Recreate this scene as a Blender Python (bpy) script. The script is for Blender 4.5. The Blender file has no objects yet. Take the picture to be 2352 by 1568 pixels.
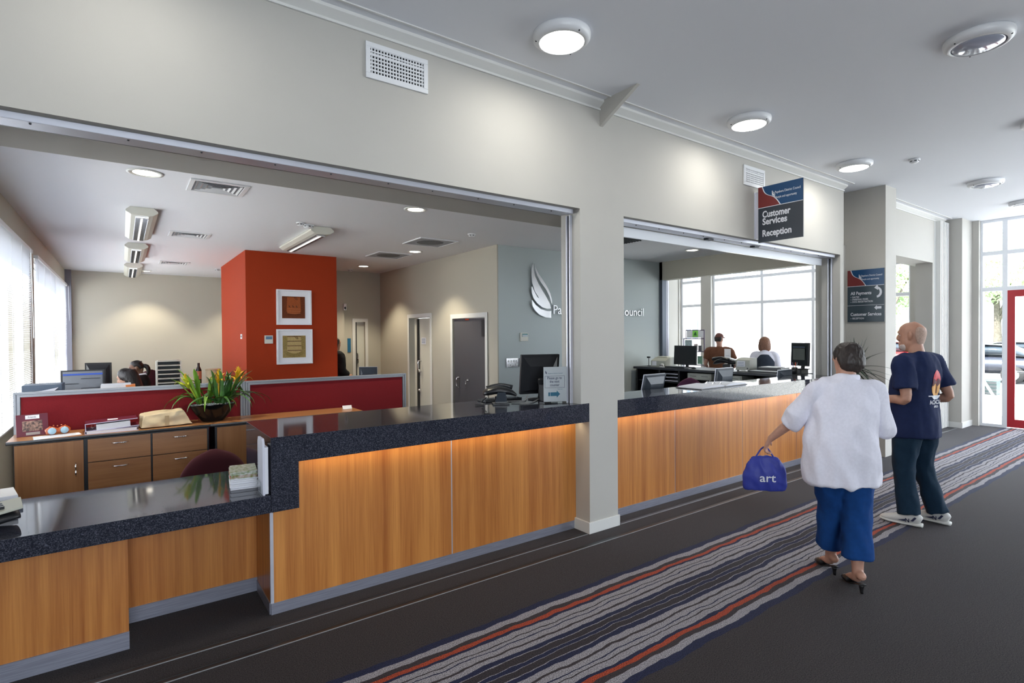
import bpy, bmesh, math, random
from mathutils import Vector, Matrix, noise
from mathutils.bvhtree import BVHTree
random.seed(7)
PI = math.pi
S = bpy.context.scene
COL = S.collection

# ------------------------------------------------------------------ camera
def make_camera():
    yaw, pit, rol = math.radians(54.215), math.radians(-.689), math.radians(-.394)
    d = Vector((math.cos(yaw)*math.cos(pit), math.sin(yaw)*math.cos(pit), math.sin(pit)))
    r = Vector((math.sin(yaw), -math.cos(yaw), 0)); u = r.cross(d)
    r2 = r*math.cos(rol)+u*math.sin(rol); u2 = -r*math.sin(rol)+u*math.cos(rol)
    m = Matrix((( r2.x, u2.x, -d.x, 0), (r2.y, u2.y, -d.y, 0), (r2.z, u2.z, -d.z, 1.7), (0, 0, 0, 1)))
    cd = bpy.data.cameras.new('camera'); cd.sensor_width = 36; cd.lens = 36*1243.3/2352; cd.clip_start = .02; cd.clip_end = 300
    co = bpy.data.objects.new('camera', cd); co.matrix_world = m; COL.objects.link(co); S.camera = co
make_camera()

# ------------------------------------------------------------------ world, sun, exposure
W = bpy.data.worlds.new('sky'); S.world = W; W.use_nodes = True
bgn = W.node_tree.nodes['Background']; bgn.inputs[0].default_value = (.86, .91, 1.0, 1); bgn.inputs[1].default_value = 5.5
sun = bpy.data.lights.new('sun', 'SUN'); sun.energy = 20; sun.angle = .02; sun.color = (1, .96, .9)
so = bpy.data.objects.new('sun', sun); COL.objects.link(so)
so.rotation_euler = Vector((-.48, .12, .86)).to_track_quat('Z', 'Y').to_euler()
vs = S.view_settings; vs.view_transform = 'Standard'; vs.look = 'None'; vs.gamma = 1; vs.use_curve_mapping = False
vs.exposure = .75
S.cycles.use_denoising = True
S.cycles.max_bounces = 8; S.cycles.diffuse_bounces = 5; S.cycles.glossy_bounces = 4; S.cycles.transparent_max_bounces = 12
S.cycles.caustics_reflective = False; S.cycles.caustics_refractive = False; S.cycles.sample_clamp_indirect = 6

def area(name, loc, target, sx, sy, power, col=(1, 1, 1), portal=False, shape='RECTANGLE'):
    l = bpy.data.lights.new(name, 'AREA'); l.shape = shape; l.size = sx
    if shape in ('RECTANGLE', 'ELLIPSE'): l.size_y = sy
    l.energy = power; l.color = col
    if portal: l.cycles.is_portal = True
    o = bpy.data.objects.new(name, l); COL.objects.link(o); o.location = loc
    v = Vector(target)-Vector(loc)
    o.rotation_euler = v.to_track_quat('-Z', 'Y').to_euler()
    return o
# portals in the glazing (they emit nothing; they only guide the sky sampling)
area('portal_facade', (12.9, 6.4, 1.85), (0, 6.4, 1.85), 6.6, 3.7, 1, portal=True)
area('portal_entrance', (12.9, .6, 1.85), (0, .6, 1.85), 5.0, 3.7, 1, portal=True)
area('portal_office', (-1.2, 9.7, 1.8), (5, 9.7, 1.8), 10.4, 2.1, 1, portal=True)
area('portal_lobby', (9.95, -3.35, 1.85), (9.95, 3, 1.85), 4.7, 3.1, 1, portal=True)

area('portal_added_window', (0, -3.35, 1.85), (0, 3, 1.85), 3.0, 3.1, 1, portal=True)  # guides sky sampling through the added near window

# ------------------------------------------------------------------ materials
MATS = {}
def rgb(r, g, b):
    f = lambda c: (c/255/12.92) if c/255 <= .04045 else ((c/255+.055)/1.055)**2.4
    return (f(r), f(g), f(b), 1)
def mat(name, col, rough=.5, metal=0, var=0, vscale=8, bump=0, bscale=200, spec=.5, coat=0, stretch=(1, 1, 1), col2=None, emit=0, trans=0):
    m = bpy.data.materials.new(name); m.use_nodes = True; nt = m.node_tree; N = nt.nodes; L = nt.links
    p = N['Principled BSDF']; p.inputs['Base Color'].default_value = col if len(col) == 4 else (*col, 1)
    p.inputs['Roughness'].default_value = rough; p.inputs['Metallic'].default_value = metal
    p.inputs['Specular IOR Level'].default_value = spec; p.inputs['Coat Weight'].default_value = coat; p.inputs['Coat Roughness'].default_value = .05
    if emit: p.inputs['Emission Color'].default_value = col if len(col) == 4 else (*col, 1); p.inputs['Emission Strength'].default_value = emit
    if var or bump:
        tc = N.new('ShaderNodeNewGeometry'); mp = N.new('ShaderNodeMapping'); mp.inputs['Scale'].default_value = stretch
        L.new(tc.outputs['Position'], mp.inputs['Vector'])
    if var:
        n = N.new('ShaderNodeTexNoise'); n.inputs['Scale'].default_value = vscale; n.inputs['Detail'].default_value = 5; L.new(mp.outputs[0], n.inputs['Vector'])
        mx = N.new('ShaderNodeMix'); mx.data_type = 'RGBA'
        c = list(col)[:3]; c2 = list(col2)[:3] if col2 else [max(0, x*(1-var)) for x in c]
        mx.inputs[6].default_value = (*c2, 1); mx.inputs[7].default_value = (*c, 1)
        mr = N.new('ShaderNodeMapRange'); mr.inputs['From Min'].default_value = .35; mr.inputs['From Max'].default_value = .65
        L.new(n.outputs['Fac'], mr.inputs['Value']); L.new(mr.outputs[0], mx.inputs[0]); L.new(mx.outputs[2], p.inputs['Base Color'])
    if bump:
        n2 = N.new('ShaderNodeTexNoise'); n2.inputs['Scale'].default_value = bscale; n2.inputs['Detail'].default_value = 2; L.new(mp.outputs[0], n2.inputs['Vector'])
        b = N.new('ShaderNodeBump'); b.inputs['Strength'].default_value = bump; b.inputs['Distance'].default_value = .002
        L.new(n2.outputs['Fac'], b.inputs['Height']); L.new(b.outputs[0], p.inputs['Normal'])
    MATS[name] = m; return m
wall_w = mat('wall_paint', (.47, .455, .42), .75, bump=.15, bscale=300, var=.03, vscale=2)
office_w = mat('office_wall_paint', (.46, .43, .36), .75, bump=.15, bscale=300)
ceil_m = mat('ceiling_paint', (.76, .78, .83), .85, bump=.1, bscale=200)
officeceil_m = mat('office_ceiling_paint', (.80, .80, .83), .85, bump=.1, bscale=200)
blue_w = mat('grey_blue_wall_paint', (.49, .545, .55), .7, bump=.1, bscale=300)
red_w = mat('burnt_red_paint', (.34, .036, .008), .8, bump=.1, bscale=300, spec=.2)
trim_m = mat('white_trim', (.68, .68, .66), .45)
white_m = mat('white_plastic', (.74, .75, .77), .35)
cream_m = mat('cream_plastic', (.62, .61, .54), .4)
white_gl = mat('white_frame_metal', (.80, .82, .86), .3)
alu = mat('brushed_aluminium', (.36, .37, .45), .3, .45, var=.25, vscale=6, stretch=(1, 1, 30), bump=.2, bscale=120)
alu2 = mat('satin_aluminium', (.60, .61, .68), .35, .35)
steel = mat('polished_steel', (.75, .75, .77), .12, 1)
dark_metal = mat('dark_metal', (.05, .055, .06), .4, .6)
black_p = mat('black_plastic', (.012, .013, .016), .32)
char_p = mat('charcoal_plastic', (.035, .045, .06), .4)
edge_m = mat('charcoal_edging', (.02, .024, .032), .45)
screen_m = mat('dark_screen', (.006, .007, .009), .08)
fabric_r = mat('red_partition_fabric', (.20, .016, .022), .95, var=.25, vscale=350, bump=.4, bscale=500, spec=.15)
maroon = mat('maroon_fabric', (.055, .008, .014), .85, bump=.4, bscale=500, spec=.3)
paper_m = mat('paper', (.80, .81, .86), .7)
brown_pap = mat('brown_paper', (.62, .50, .33), .6, var=.15, vscale=12, bump=.5, bscale=25)
plum = mat('plum_card', (.12, .015, .035), .35)
grey_door = mat('dark_grey_door_paint', (.075, .075, .085), .45, bump=.1)
glassy_bk = mat('gloss_black_ceramic', (.004, .004, .005), .12)
red_door = mat('red_door_paint', (.42, .02, .03), .3)
lampwhite = mat('lit_lamp_lens', (1.0, .98, .93), .4, emit=6)
lampwarm = mat('lit_downlight_lens', (1.0, .93, .78), .4, emit=8)
ledm = mat('warm_led_strip', (1.0, .80, .50), .4, emit=2)
lampoff = mat('unlit_lamp_lens', (.42, .45, .55), .06, coat=1)
skin = mat('skin', (.48, .25, .17), .5, var=.12, vscale=25)
skin_b = mat('tanned_skin', (.17, .075, .04), .5, var=.1, vscale=25)
skin_f = mat('fair_skin', (.52, .28, .20), .5, var=.12, vscale=25)
def wood(name, c1, c2, axis='Z', scale=1.0, rough=.35, fleck=1):
    m = bpy.data.materials.new(name); m.use_nodes = True; nt = m.node_tree; N = nt.nodes; L = nt.links; p = N['Principled BSDF']
    g = N.new('ShaderNodeNewGeometry'); mp = N.new('ShaderNodeMapping')
    s = {'Z': (14, 14, .35), 'X': (.5, 14, 14)}[axis]; mp.inputs['Scale'].default_value = tuple(v*scale for v in s)
    L.new(g.outputs['Position'], mp.inputs['Vector'])
    n1 = N.new('ShaderNodeTexNoise'); n1.inputs['Scale'].default_value = 1; n1.inputs['Detail'].default_value = 6; n1.inputs['Roughness'].default_value = .6; n1.inputs['Distortion'].default_value = .25
    L.new(mp.outputs[0], n1.inputs['Vector'])
    n2 = N.new('ShaderNodeTexNoise'); n2.inputs['Scale'].default_value = 9; n2.inputs['Detail'].default_value = 3; L.new(mp.outputs[0], n2.inputs['Vector'])
    r = N.new('ShaderNodeValToRGB'); e = r.color_ramp.elements
    e[0].position = .33; e[0].color = (*c2, 1); e[1].position = .66; e[1].color = (*c1, 1)
    a = N.new('ShaderNodeMath'); a.operation = 'MULTIPLY_ADD'; a.inputs[1].default_value = .28; L.new(n2.outputs['Fac'], a.inputs[0])
    b = N.new('ShaderNodeMath'); b.operation = 'MULTIPLY_ADD'; b.inputs[1].default_value = .72; b.inputs[2].default_value = 0; L.new(n1.outputs['Fac'], b.inputs[0]); L.new(b.outputs[0], a.inputs[2])
    L.new(a.outputs[0], r.inputs[0]); L.new(r.outputs[0], p.inputs['Base Color']); p.inputs['Roughness'].default_value = rough; p.inputs['Coat Weight'].default_value = .15
    MATS[name] = m; return m
wood_v = wood('counter_veneer', (.63, .265, .066), (.35, .11, .024))
wood_h = wood('drawer_laminate_wood', (.36, .165, .065), (.24, .10, .036), 'X', .8)
wood_c = wood('door_laminate_wood', (.36, .165, .065), (.25, .105, .038), 'Z', .8)
wood_t = wood('top_laminate_wood', (.40, .19, .075), (.30, .125, .045), 'X', .7)
def stone():
    m = bpy.data.materials.new('speckled_dark_stone'); m.use_nodes = True; nt = m.node_tree; N = nt.nodes; L = nt.links; p = N['Principled BSDF']
    g = N.new('ShaderNodeNewGeometry')
    v = N.new('ShaderNodeTexVoronoi'); v.inputs['Scale'].default_value = 250; L.new(g.outputs['Position'], v.inputs['Vector'])
    r = N.new('ShaderNodeValToRGB'); e = r.color_ramp.elements
    e[0].position = .0; e[0].color = (.012, .013, .021, 1); e[1].position = 1; e[1].color = (.016, .018, .028, 1)
    for q, c in ((.45, (.024, .026, .037)), (.7, (.060, .063, .085)), (.85, (.012, .013, .020)), (.93, (.095, .10, .13))):
        k = e.new(q); k.color = (*c, 1)
    sp = N.new('ShaderNodeSeparateColor'); L.new(v.outputs['Color'], sp.inputs[0]); L.new(sp.outputs[0], r.inputs[0])
    L.new(r.outputs[0], p.inputs['Base Color']); p.inputs['Roughness'].default_value = .06; p.inputs['IOR'].default_value = 1.42
    return m
stone_m = stone()
def carpet():
    m = bpy.data.materials.new('striped_carpet'); m.use_nodes = True; nt = m.node_tree; N = nt.nodes; L = nt.links; p = N['Principled BSDF']
    g = N.new('ShaderNodeNewGeometry'); sx = N.new('ShaderNodeSeparateXYZ'); L.new(g.outputs['Position'], sx.inputs[0])
    def nz(scale, vec, amp, det=1):
        mp = N.new('ShaderNodeMapping'); mp.inputs['Scale'].default_value = vec; L.new(g.outputs['Position'], mp.inputs['Vector'])
        n = N.new('ShaderNodeTexNoise'); n.inputs['Scale'].default_value = scale; n.inputs['Detail'].default_value = det; L.new(mp.outputs[0], n.inputs['Vector'])
        a = N.new('ShaderNodeMath'); a.operation = 'MULTIPLY_ADD'; a.inputs[1].default_value = amp; a.inputs[2].default_value = -amp/2; L.new(n.outputs['Fac'], a.inputs[0]); return a.outputs[0]
    def add(a, b):
        q = N.new('ShaderNodeMath'); q.operation = 'ADD'; L.new(a, q.inputs[0]); L.new(b, q.inputs[1]); return q.outputs[0]
    y = add(add(sx.outputs['Y'], nz(1, (3.2, 4, 1), .055)), add(nz(1, (11, 16, 1), .022), nz(1, (300, 300, 1), .006)))
    s = N.new('ShaderNodeMath'); s.operation = 'SUBTRACT'; L.new(y, s.inputs[0]); s.inputs[1].default_value = 2.225
    a = N.new('ShaderNodeMath'); a.operation = 'ABSOLUTE'; L.new(s.outputs[0], a.inputs[0])
    d = N.new('ShaderNodeMath'); d.operation = 'MULTIPLY'; d.inputs[1].default_value = 2.0; L.new(a.outputs[0], d.inputs[0])
    navy, lt, br, org, ch = (.013, .015, .042), (.24, .225, .24), (.034, .026, .028), (.28, .045, .017), (.030, .024, .026)
    base = (.033, .0265, .0255)
    seq = [(0, navy), (.012, lt), (.016, ch), (.062, lt), (.068, navy), (.100, lt), (.135, br), (.152, lt), (.190, navy), (.198, lt), (.222, ch), (.230, lt), (.262, lt), (.268, navy), (.290, org), (.322, br), (.355, lt), (.402, navy), (.450, base)]
    r = N.new('ShaderNodeValToRGB'); r.color_ramp.interpolation = 'CONSTANT'; e = r.color_ramp.elements
    e[0].position = 0; e[0].color = (*navy, 1); e[1].position = .9; e[1].color = (*base, 1)
    for q, c in seq[1:-1]:
        k = e.new(q*2); k.color = (*c, 1)
    L.new(d.outputs[0], r.inputs[0])
    sp = N.new('ShaderNodeTexNoise'); sp.inputs['Scale'].default_value = 170; sp.inputs['Detail'].default_value = 4; sp.inputs['Roughness'].default_value = .75; L.new(g.outputs['Position'], sp.inputs['Vector'])
    mr = N.new('ShaderNodeMapRange'); mr.inputs['From Min'].default_value = .38; mr.inputs['From Max'].default_value = .62; mr.inputs['To Min'].default_value = .25; mr.inputs['To Max'].default_value = 1.9
    L.new(sp.outputs['Fac'], mr.inputs['Value'])
    mx = N.new('ShaderNodeVectorMath'); mx.operation = 'SCALE'; L.new(r.outputs[0], mx.inputs[0]); L.new(mr.outputs[0], mx.inputs['Scale'])
    L.new(mx.outputs[0], p.inputs['Base Color']); p.inputs['Roughness'].default_value = .95; p.inputs['Specular IOR Level'].default_value = .12; p.inputs['Sheen Weight'].default_value = .14; p.inputs['Sheen Roughness'].default_value = .35; p.inputs['Sheen Tint'].default_value = (.85, .9, 1, 1); 
    b = N.new('ShaderNodeBump'); b.inputs['Strength'].default_value = .6; b.inputs['Distance'].default_value = .003; L.new(sp.outputs['Fac'], b.inputs['Height']); L.new(b.outputs[0], p.inputs['Normal'])
    return m
carpet_m = carpet()
def glass(name, tint=(.95, .965, .96), k=1.0):
    m = bpy.data.materials.new(name); m.use_nodes = True; nt = m.node_tree; N = nt.nodes; L = nt.links
    N.remove(N['Principled BSDF']); t = N.new('ShaderNodeBsdfTransparent'); t.inputs[0].default_value = (*tint, 1)
    gl = N.new('ShaderNodeBsdfGlossy'); gl.inputs['Roughness'].default_value = .02; lw = N.new('ShaderNodeLayerWeight'); lw.inputs[0].default_value = .5
    pw = N.new('ShaderNodeMath'); pw.operation = 'POWER'; pw.inputs[1].default_value = 5; L.new(lw.outputs['Facing'], pw.inputs[0])
    f = N.new('ShaderNodeMath'); f.operation = 'MULTIPLY_ADD'; f.inputs[1].default_value = .9; f.inputs[2].default_value = .035; L.new(pw.outputs[0], f.inputs[0])
    x = N.new('ShaderNodeMixShader'); L.new(f.outputs[0], x.inputs[0]); L.new(t.outputs[0], x.inputs[1]); L.new(gl.outputs[0], x.inputs[2])
    L.new(x.outputs[0], N['Material Output'].inputs[0]); return m
glass_m = glass('clear_glass')
def cloth(name, c, rough=.85, var=.12, vs=30):
    return mat(name, c, rough, var=var, vscale=vs, bump=.3, bscale=400, spec=.25)

# ------------------------------------------------------------------ mesh helpers
def V(*a): return Vector(a)
def crom(p, n):
    if len(p) < 3: return [p[0].lerp(p[-1], i/n) if hasattr(p[0], 'lerp') else p[0]+(p[-1]-p[0])*i/n for i in range(n+1)]
    out = []
    for i in range(len(p)-1):
        a = p[i-1] if i else p[0]; b = p[i]; c = p[i+1]; d = p[i+2] if i+2 < len(p) else p[-1]
        for k in range(n):
            t = k/n
            out.append(.5*((2*b)+(c-a)*t+(2*a-5*b+4*c-d)*t*t+(3*b-a-3*c+d)*t**3))
    out.append(p[-1]); return out
class MB:
    def __init__(s): s.v = []; s.f = []
    def add(s, vs, fs):
        o = len(s.v); s.v += [Vector(x) for x in vs]; s.f += [tuple(i+o for i in f) for f in fs]; return s
    def box(s, x0, x1, y0, y1, z0, z1):
        if x0 > x1: x0, x1 = x1, x0
        if y0 > y1: y0, y1 = y1, y0
        if z0 > z1: z0, z1 = z1, z0
        return s.add([(x0, y0, z0), (x1, y0, z0), (x1, y1, z0), (x0, y1, z0), (x0, y0, z1), (x1, y0, z1), (x1, y1, z1), (x0, y1, z1)],
                     [(0, 3, 2, 1), (4, 5, 6, 7), (0, 1, 5, 4), (1, 2, 6, 5), (2, 3, 7, 6), (3, 0, 4, 7)])
    def prism(s, pts, off):
        """closed 3-D polygon pts extruded by vector off"""
        n = len(pts); p = [Vector(q) for q in pts]; off = Vector(off)
        fs = [tuple(range(n)), tuple(range(2*n-1, n-1, -1))]+[(i, (i+1) % n, n+(i+1) % n, n+i) for i in range(n)]
        return s.add(p+[q+off for q in p], fs)
    def lathe(s, prof, c=(0, 0, 0), n=24, sx=1, sy=1, axis='Z'):
        vs = []; fs = []; m = len(prof)
        for i in range(n):
            a = 2*PI*i/n
            for r, z in prof:
                q = (r*math.cos(a)*sx, r*math.sin(a)*sy, z)
                if axis == 'X': q = (q[2], q[0], q[1])
                if axis == 'Y': q = (q[0], q[2], q[1])
                vs.append((q[0]+c[0], q[1]+c[1], q[2]+c[2]))
        for i in range(n):
            for j in range(m-1): fs.append((i*m+j, ((i+1) % n)*m+j, ((i+1) % n)*m+j+1, i*m+j+1))
        for j in (0, m-1):
            if prof[j][0] > 1e-5: fs.append(tuple(i*m+j for i in range(n)))
        return s.add(vs, fs)
    def loft(s, pts, rad, side=None, n=12, sub=4, cap=True):
        """smooth tube with elliptical sections; rad = list of r or (ra, rb); ra along 'side'"""
        P = crom([Vector(p) for p in pts], sub); R = crom([Vector((r, r)) if not hasattr(r, '__len__') else Vector(r) for r in rad], sub)
        vs = []; fs = []; pv = None
        for i, p in enumerate(P):
            t = (P[min(i+1, len(P)-1)]-P[max(i-1, 0)]).normalized()
            if side is not None: a = Vector(side)
            elif pv is not None: a = pv
            else: a = Vector((1, 0, 0)) if abs(t.x) < .8 else Vector((0, 1, 0))
            a = (a-t*a.dot(t)).normalized(); b = t.cross(a); pv = a
            for k in range(n):
                an = 2*PI*k/n; vs.append(p+a*math.cos(an)*max(R[i].x, 1e-4)+b*math.sin(an)*max(R[i].y, 1e-4))
        m = len(P)
        for i in range(m-1):
            for k in range(n): fs.append((i*n+k, i*n+(k+1) % n, (i+1)*n+(k+1) % n, (i+1)*n+k))
        if cap: fs += [tuple(range(n-1, -1, -1)), tuple((m-1)*n+k for k in range(n))]
        return s.add(vs, fs)
    def tube(s, pts, r, n=8, sub=1): return s.loft(pts, [r]*len(pts), None, n, sub)
    def ball(s, c, r, n=12, m=8):
        r = (r, r, r) if not hasattr(r, '__len__') else r
        pr = [(math.sin(PI*j/m), -math.cos(PI*j/m)) for j in range(m+1)]
        vs = []; fs = []
        for i in range(n):
            a = 2*PI*i/n
            for q, z in pr: vs.append((c[0]+q*math.cos(a)*r[0], c[1]+q*math.sin(a)*r[1], c[2]+z*r[2]))
        for i in range(n):
            for j in range(m): fs.append((i*(m+1)+j, ((i+1) % n)*(m+1)+j, ((i+1) % n)*(m+1)+j+1, i*(m+1)+j+1))
        return s.add(vs, fs)
    def leaf(s, pts, w, up=(0, 0, 1), sub=5, fold=.25):
        """blade along pts, width list w, V-folded"""
        P = crom([Vector(p) for p in pts], sub); Wd = crom([Vector((x, 0)) for x in w], sub); vs = []; fs = []
        for i, p in enumerate(P):
            t = (P[min(i+1, len(P)-1)]-P[max(i-1, 0)]).normalized(); a = t.cross(Vector(up))
            a = a.normalized() if a.length > 1e-4 else Vector((1, 0, 0)); b = a.cross(t).normalized(); ww = max(Wd[i].x, .0004)
            vs += [p-a*ww+b*ww*fold, p-b*ww*fold*.3, p+a*ww+b*ww*fold]
        for i in range(len(P)-1):
            fs += [(3*i, 3*i+1, 3*i+4, 3*i+3), (3*i+1, 3*i+2, 3*i+5, 3*i+4)]
        return s.add(vs, fs)
    def xf(s, M):
        s.v = [M @ q for q in s.v]; return s
    def mesh(s, name, smooth=False):
        me = bpy.data.meshes.new(name); me.from_pydata([tuple(q) for q in s.v], [], s.f)
        bm = bmesh.new(); bm.from_mesh(me); bmesh.ops.recalc_face_normals(bm, faces=bm.faces); bm.to_mesh(me); bm.free()
        if smooth: me.polygons.foreach_set('use_smooth', [True]*len(me.polygons)); me.update()
        return me
def link(name, me, m, parent=None, bev=0, label=None, kind=None, thick=0):
    if m is not None: me.materials.clear(); me.materials.append(m)
    o = bpy.data.objects.new(name, me); COL.objects.link(o)
    if parent is not None: o.parent = parent
    if bev:
        b = o.modifiers.new('bevel', 'BEVEL'); b.width = bev; b.segments = 2; b.limit_method = 'ANGLE'; b.angle_limit = .7
    if thick:
        b = o.modifiers.new('thickness', 'SOLIDIFY'); b.thickness = thick
    if label: o['label'] = label
    if kind: o['kind'] = kind
    return o
def rootpos(p):
    v = Vector((0, 0, 0))
    while p is not None: v += p.location; p = p.parent
    return v
def part(name, mb, m, parent, world=True, smooth=False, bev=0, label=None, kind=None, thick=0):
    """world=True: vertices were given in world coordinates under an unrotated root"""
    if world and parent is not None:
        o = rootpos(parent); mb.v = [q-o for q in mb.v]
    return link(name, mb.mesh(name, smooth), m, parent, bev, label, kind, thick)
def struct(name, mb, m, smooth=False, bev=0, parent=None, label=None):
    return part(name, mb, m, parent, True, smooth, bev, label, 'structure' if parent is None else None)
def thing(name, label, cat, loc=(0, 0, 0), rz=0, group=None):
    o = bpy.data.objects.new(name, None); COL.objects.link(o); o.empty_display_size = .1
    o.location = loc; o.rotation_euler = (0, 0, rz); o['label'] = label; o['category'] = cat
    if group: o['group'] = group
    return o
def tag(o, label, cat, group=None):
    o['label'] = label; o['category'] = cat
    if group: o['group'] = group
    return o
def kids(o): return [c for c in bpy.data.objects if c.parent is o]
def dup(o, loc=None, rz=None, label=None, parent=None):
    c = o.copy(); COL.objects.link(c); c.parent = parent
    if loc is not None: c.location = loc
    if rz is not None: c.rotation_euler = (0, 0, rz)
    if label: c['label'] = label
    for k in kids(o): dup(k, parent=c)
    return c
def text_mb(txt, size=None, width=None, bold=0, ext=.0008, height=None, spacing=1.0):
    cu = bpy.data.curves.new('t', 'FONT'); cu.body = txt; cu.size = 1; cu.offset = bold; cu.extrude = 0; cu.resolution_u = 3; cu.space_character = spacing
    o = bpy.data.objects.new('t', cu); COL.objects.link(o); dg = bpy.context.evaluated_depsgraph_get()
    me = bpy.data.meshes.new_from_object(o.evaluated_get(dg)); bpy.data.objects.remove(o)
    xs = [v.co.x for v in me.vertices]; x0 = min(xs); w = max(xs)-x0
    sz = size if size else width/w; fx = width/w if width else sz
    mb = MB(); bm = bmesh.new(); bm.from_mesh(me)
    bmesh.ops.remove_doubles(bm, verts=bm.verts, dist=1e-5)
    if ext:
        r = bmesh.ops.extrude_face_region(bm, geom=list(bm.faces))
        for e in r['geom']:
            if isinstance(e, bmesh.types.BMVert): e.co.z += 1.0
    bm.verts.ensure_lookup_table()
    mb.add([((v.co.x-x0)*fx, v.co.y*sz, v.co.z*ext) for v in bm.verts], [tuple(v.index for v in f.verts) for f in bm.faces]); bm.free(); bpy.data.meshes.remove(me)
    return mb
def frame_m(o, u, v):
    """matrix taking local x, y to directions u, v at origin o (z = outward normal)"""
    u = Vector(u).normalized(); v = Vector(v).normalized(); n = u.cross(v); o = Vector(o)
    return Matrix(((u.x, v.x, n.x, o.x), (u.y, v.y, n.y, o.y), (u.z, v.z, n.z, o.z), (0, 0, 0, 1)))

# ================================================================== SHELL
YF = 3.35          # lobby wall face
HZ = 2.755         # head of the openings
LC, OC = 3.70, 3.10  # lobby and office ceilings
XG = 12.64         # glazed facade
struct('floor', MB().box(-6, 12.7, -3.4, 15, -.15, 0), carpet_m)
struct('ceiling_lobby', MB().box(-6, 12.95, -3.4, 3.62, LC, LC+.2), ceil_m)
struct('ceiling_office', MB().box(-1.2, 8.9, 4.05, 15, OC, OC+.2), officeceil_m)
struct('ceiling_far_room', MB().box(8.45, 12.95, 3.62, 10.2, LC, LC+.2), ceil_m)
# lobby wall above the counters, one skin with both openings under it
struct('wall_lobby', MB().box(-6, 8.0, YF, 3.59, HZ, LC), wall_w)
struct('wall_lobby_soffit', MB().box(-1.1, 8.68, 3.59, 4.05, HZ, OC+.2), wall_w)
struct('wall_lobby_end', MB().box(8.0, 12.0, 3.60, 3.72, 2.9, LC).box(8.42, 9.1, 3.60, 3.72, 0, 2.9), wall_w)
struct('wall_lobby_far', MB().box(8.78, 12.0, YF, 3.60, 2.9, LC).box(11.40, 12.0, YF, 3.60, 0, 2.9).box(8.78, 9.1, YF, 3.6, 0, 2.9), wall_w)
pl = struct('pillar', MB().box(3.125, 3.655, YF, 3.59, 1.115, HZ).box(3.222, 3.566, YF, 3.59, 0, 1.115), wall_w)
struct('skirting', MB().box(3.205, 3.566, 3.338, 3.60, 0, .095).box(3.566, 3.58, 3.338, 3.352, 0, .095), trim_m, parent=pl, bev=.002)
struct('wall_opening_end', MB().box(7.90, 8.0, YF, 3.59, 0, HZ), wall_w)
struct('wall_recess', MB().box(8.0, 8.42, 3.60, 3.72, 0, LC).box(8.10, 8.42, 3.50, 3.60, 0, 2.95), wall_w)
struct('column_lobby', MB().box(8.42, 8.78, 3.0, 3.60, 0, LC), wall_w)
c2 = struct('column_entrance', MB().box(12.0, 12.55, 3.10, 3.60, 0, LC), wall_w)
struct('skirting', MB().box(11.985, 12.55, 3.085, 3.36, 0, .10), trim_m, parent=c2, bev=.002)
# folded partition stack beside the entrance column
fs_ = struct('trim_folded_partition', MB().box(11.47, 11.98, YF-.004, YF, 0, LC-.06), trim_m)
for i in range(6): part('panel', MB().box(11.52+i*.075, 11.56+i*.075, 3.27, YF, 0.01, LC-.07), trim_m, fs_, bev=.004)
# cornice
def cornice(name, x0, x1):
    o = struct(name, MB().prism([(x0, YF, LC-.055), (x0, YF-.03, LC-.035), (x0, YF-.055, LC-.02), (x0, YF-.055, LC), (x0, YF, LC)], (x1-x0, 0, 0)), trim_m)
    part('bead', MB().box(x0, x1, YF-.014, YF, LC-.078, LC-.062), trim_m, o)
    part('ceiling_bead', MB().box(x0, x1, YF-.14, YF-.125, LC-.008, LC), trim_m, o)
cornice('trim_cornice', -6, 8.0); cornice('trim_cornice_far', 8.78, 11.9)
# plate bracket between wall and ceiling
struct('trim_bracket', MB().prism([(3.36, YF, 3.49), (3.36, YF, LC), (3.36, 2.93, LC)], (.035, 0, 0)), wall_w)
# office shell
WX = -.93
wl = MB().box(WX-.2, WX, 3.59, 15, 0, .79).box(WX-.2, WX, 3.59, 15, 2.80, OC)
for a, b in ((3.59, 4.5), (9.0, 9.48), (14.62, 15)): wl.box(WX-.2, WX, a, b, .79, 2.80)
struct('wall_left', wl, office_w)
struct('wall_back', MB().box(WX-.2, 5.0, 14.4, 14.6, 0, OC), office_w)
struct('trim_corner_post', MB().box(WX, WX+.10, 14.28, 14.4, 0, OC), mat('mauve_grey_metal', (.22, .22, .27), .5))
dwall = MB()
prev = 7.05
dwall.box(4.72, 4.74, 6.93, 7.05, 0, OC)
for a, b in ((7.265, 8.31), (9.17, 10.08)):
    dwall.box(4.72, 4.92, prev, a, 0, OC); dwall.box(4.72, 4.92, a, b, 1.99 if a < 8 else 2.05, OC); prev = b
dwall.box(4.72, 4.92, prev, 11.6, 0, OC)
struct('wall_doors', dwall, office_w)
struct('wall_corridor', MB().box(4.14, 4.36, 11.6, 11.8, 2.01, OC).box(3.74, 4.14, 11.6, 11.8, 0, OC).box(4.36, 4.92, 11.6, 11.8, 0, OC).box(2.9, 3.86, 11.48, 11.6, 0, 2.83), office_w)
struct('wall_corridor_back', MB().box(3.0, 4.9, 13.0, 13.1, 0, OC), office_w)
struct('wall_blue', MB().box(4.74, 8.57, 6.93, 7.05, 0, OC), blue_w)
struct('wall_header', MB().box(8.57, 8.75, 4.05, 6.93, 2.75, LC), office_w)
rb = struct('wall_red', MB().box(1.63, 3.10, 9.6, 12.2, 0, OC), red_w)
struct('wall_far_room_back', MB().box(8.6, 12.9, 9.49, 9.6, 0, LC), wall_w)
struct('wall_far_room_side', MB().box(8.5, 8.62, 7.05, 9.6, 0, LC), wall_w)
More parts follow.
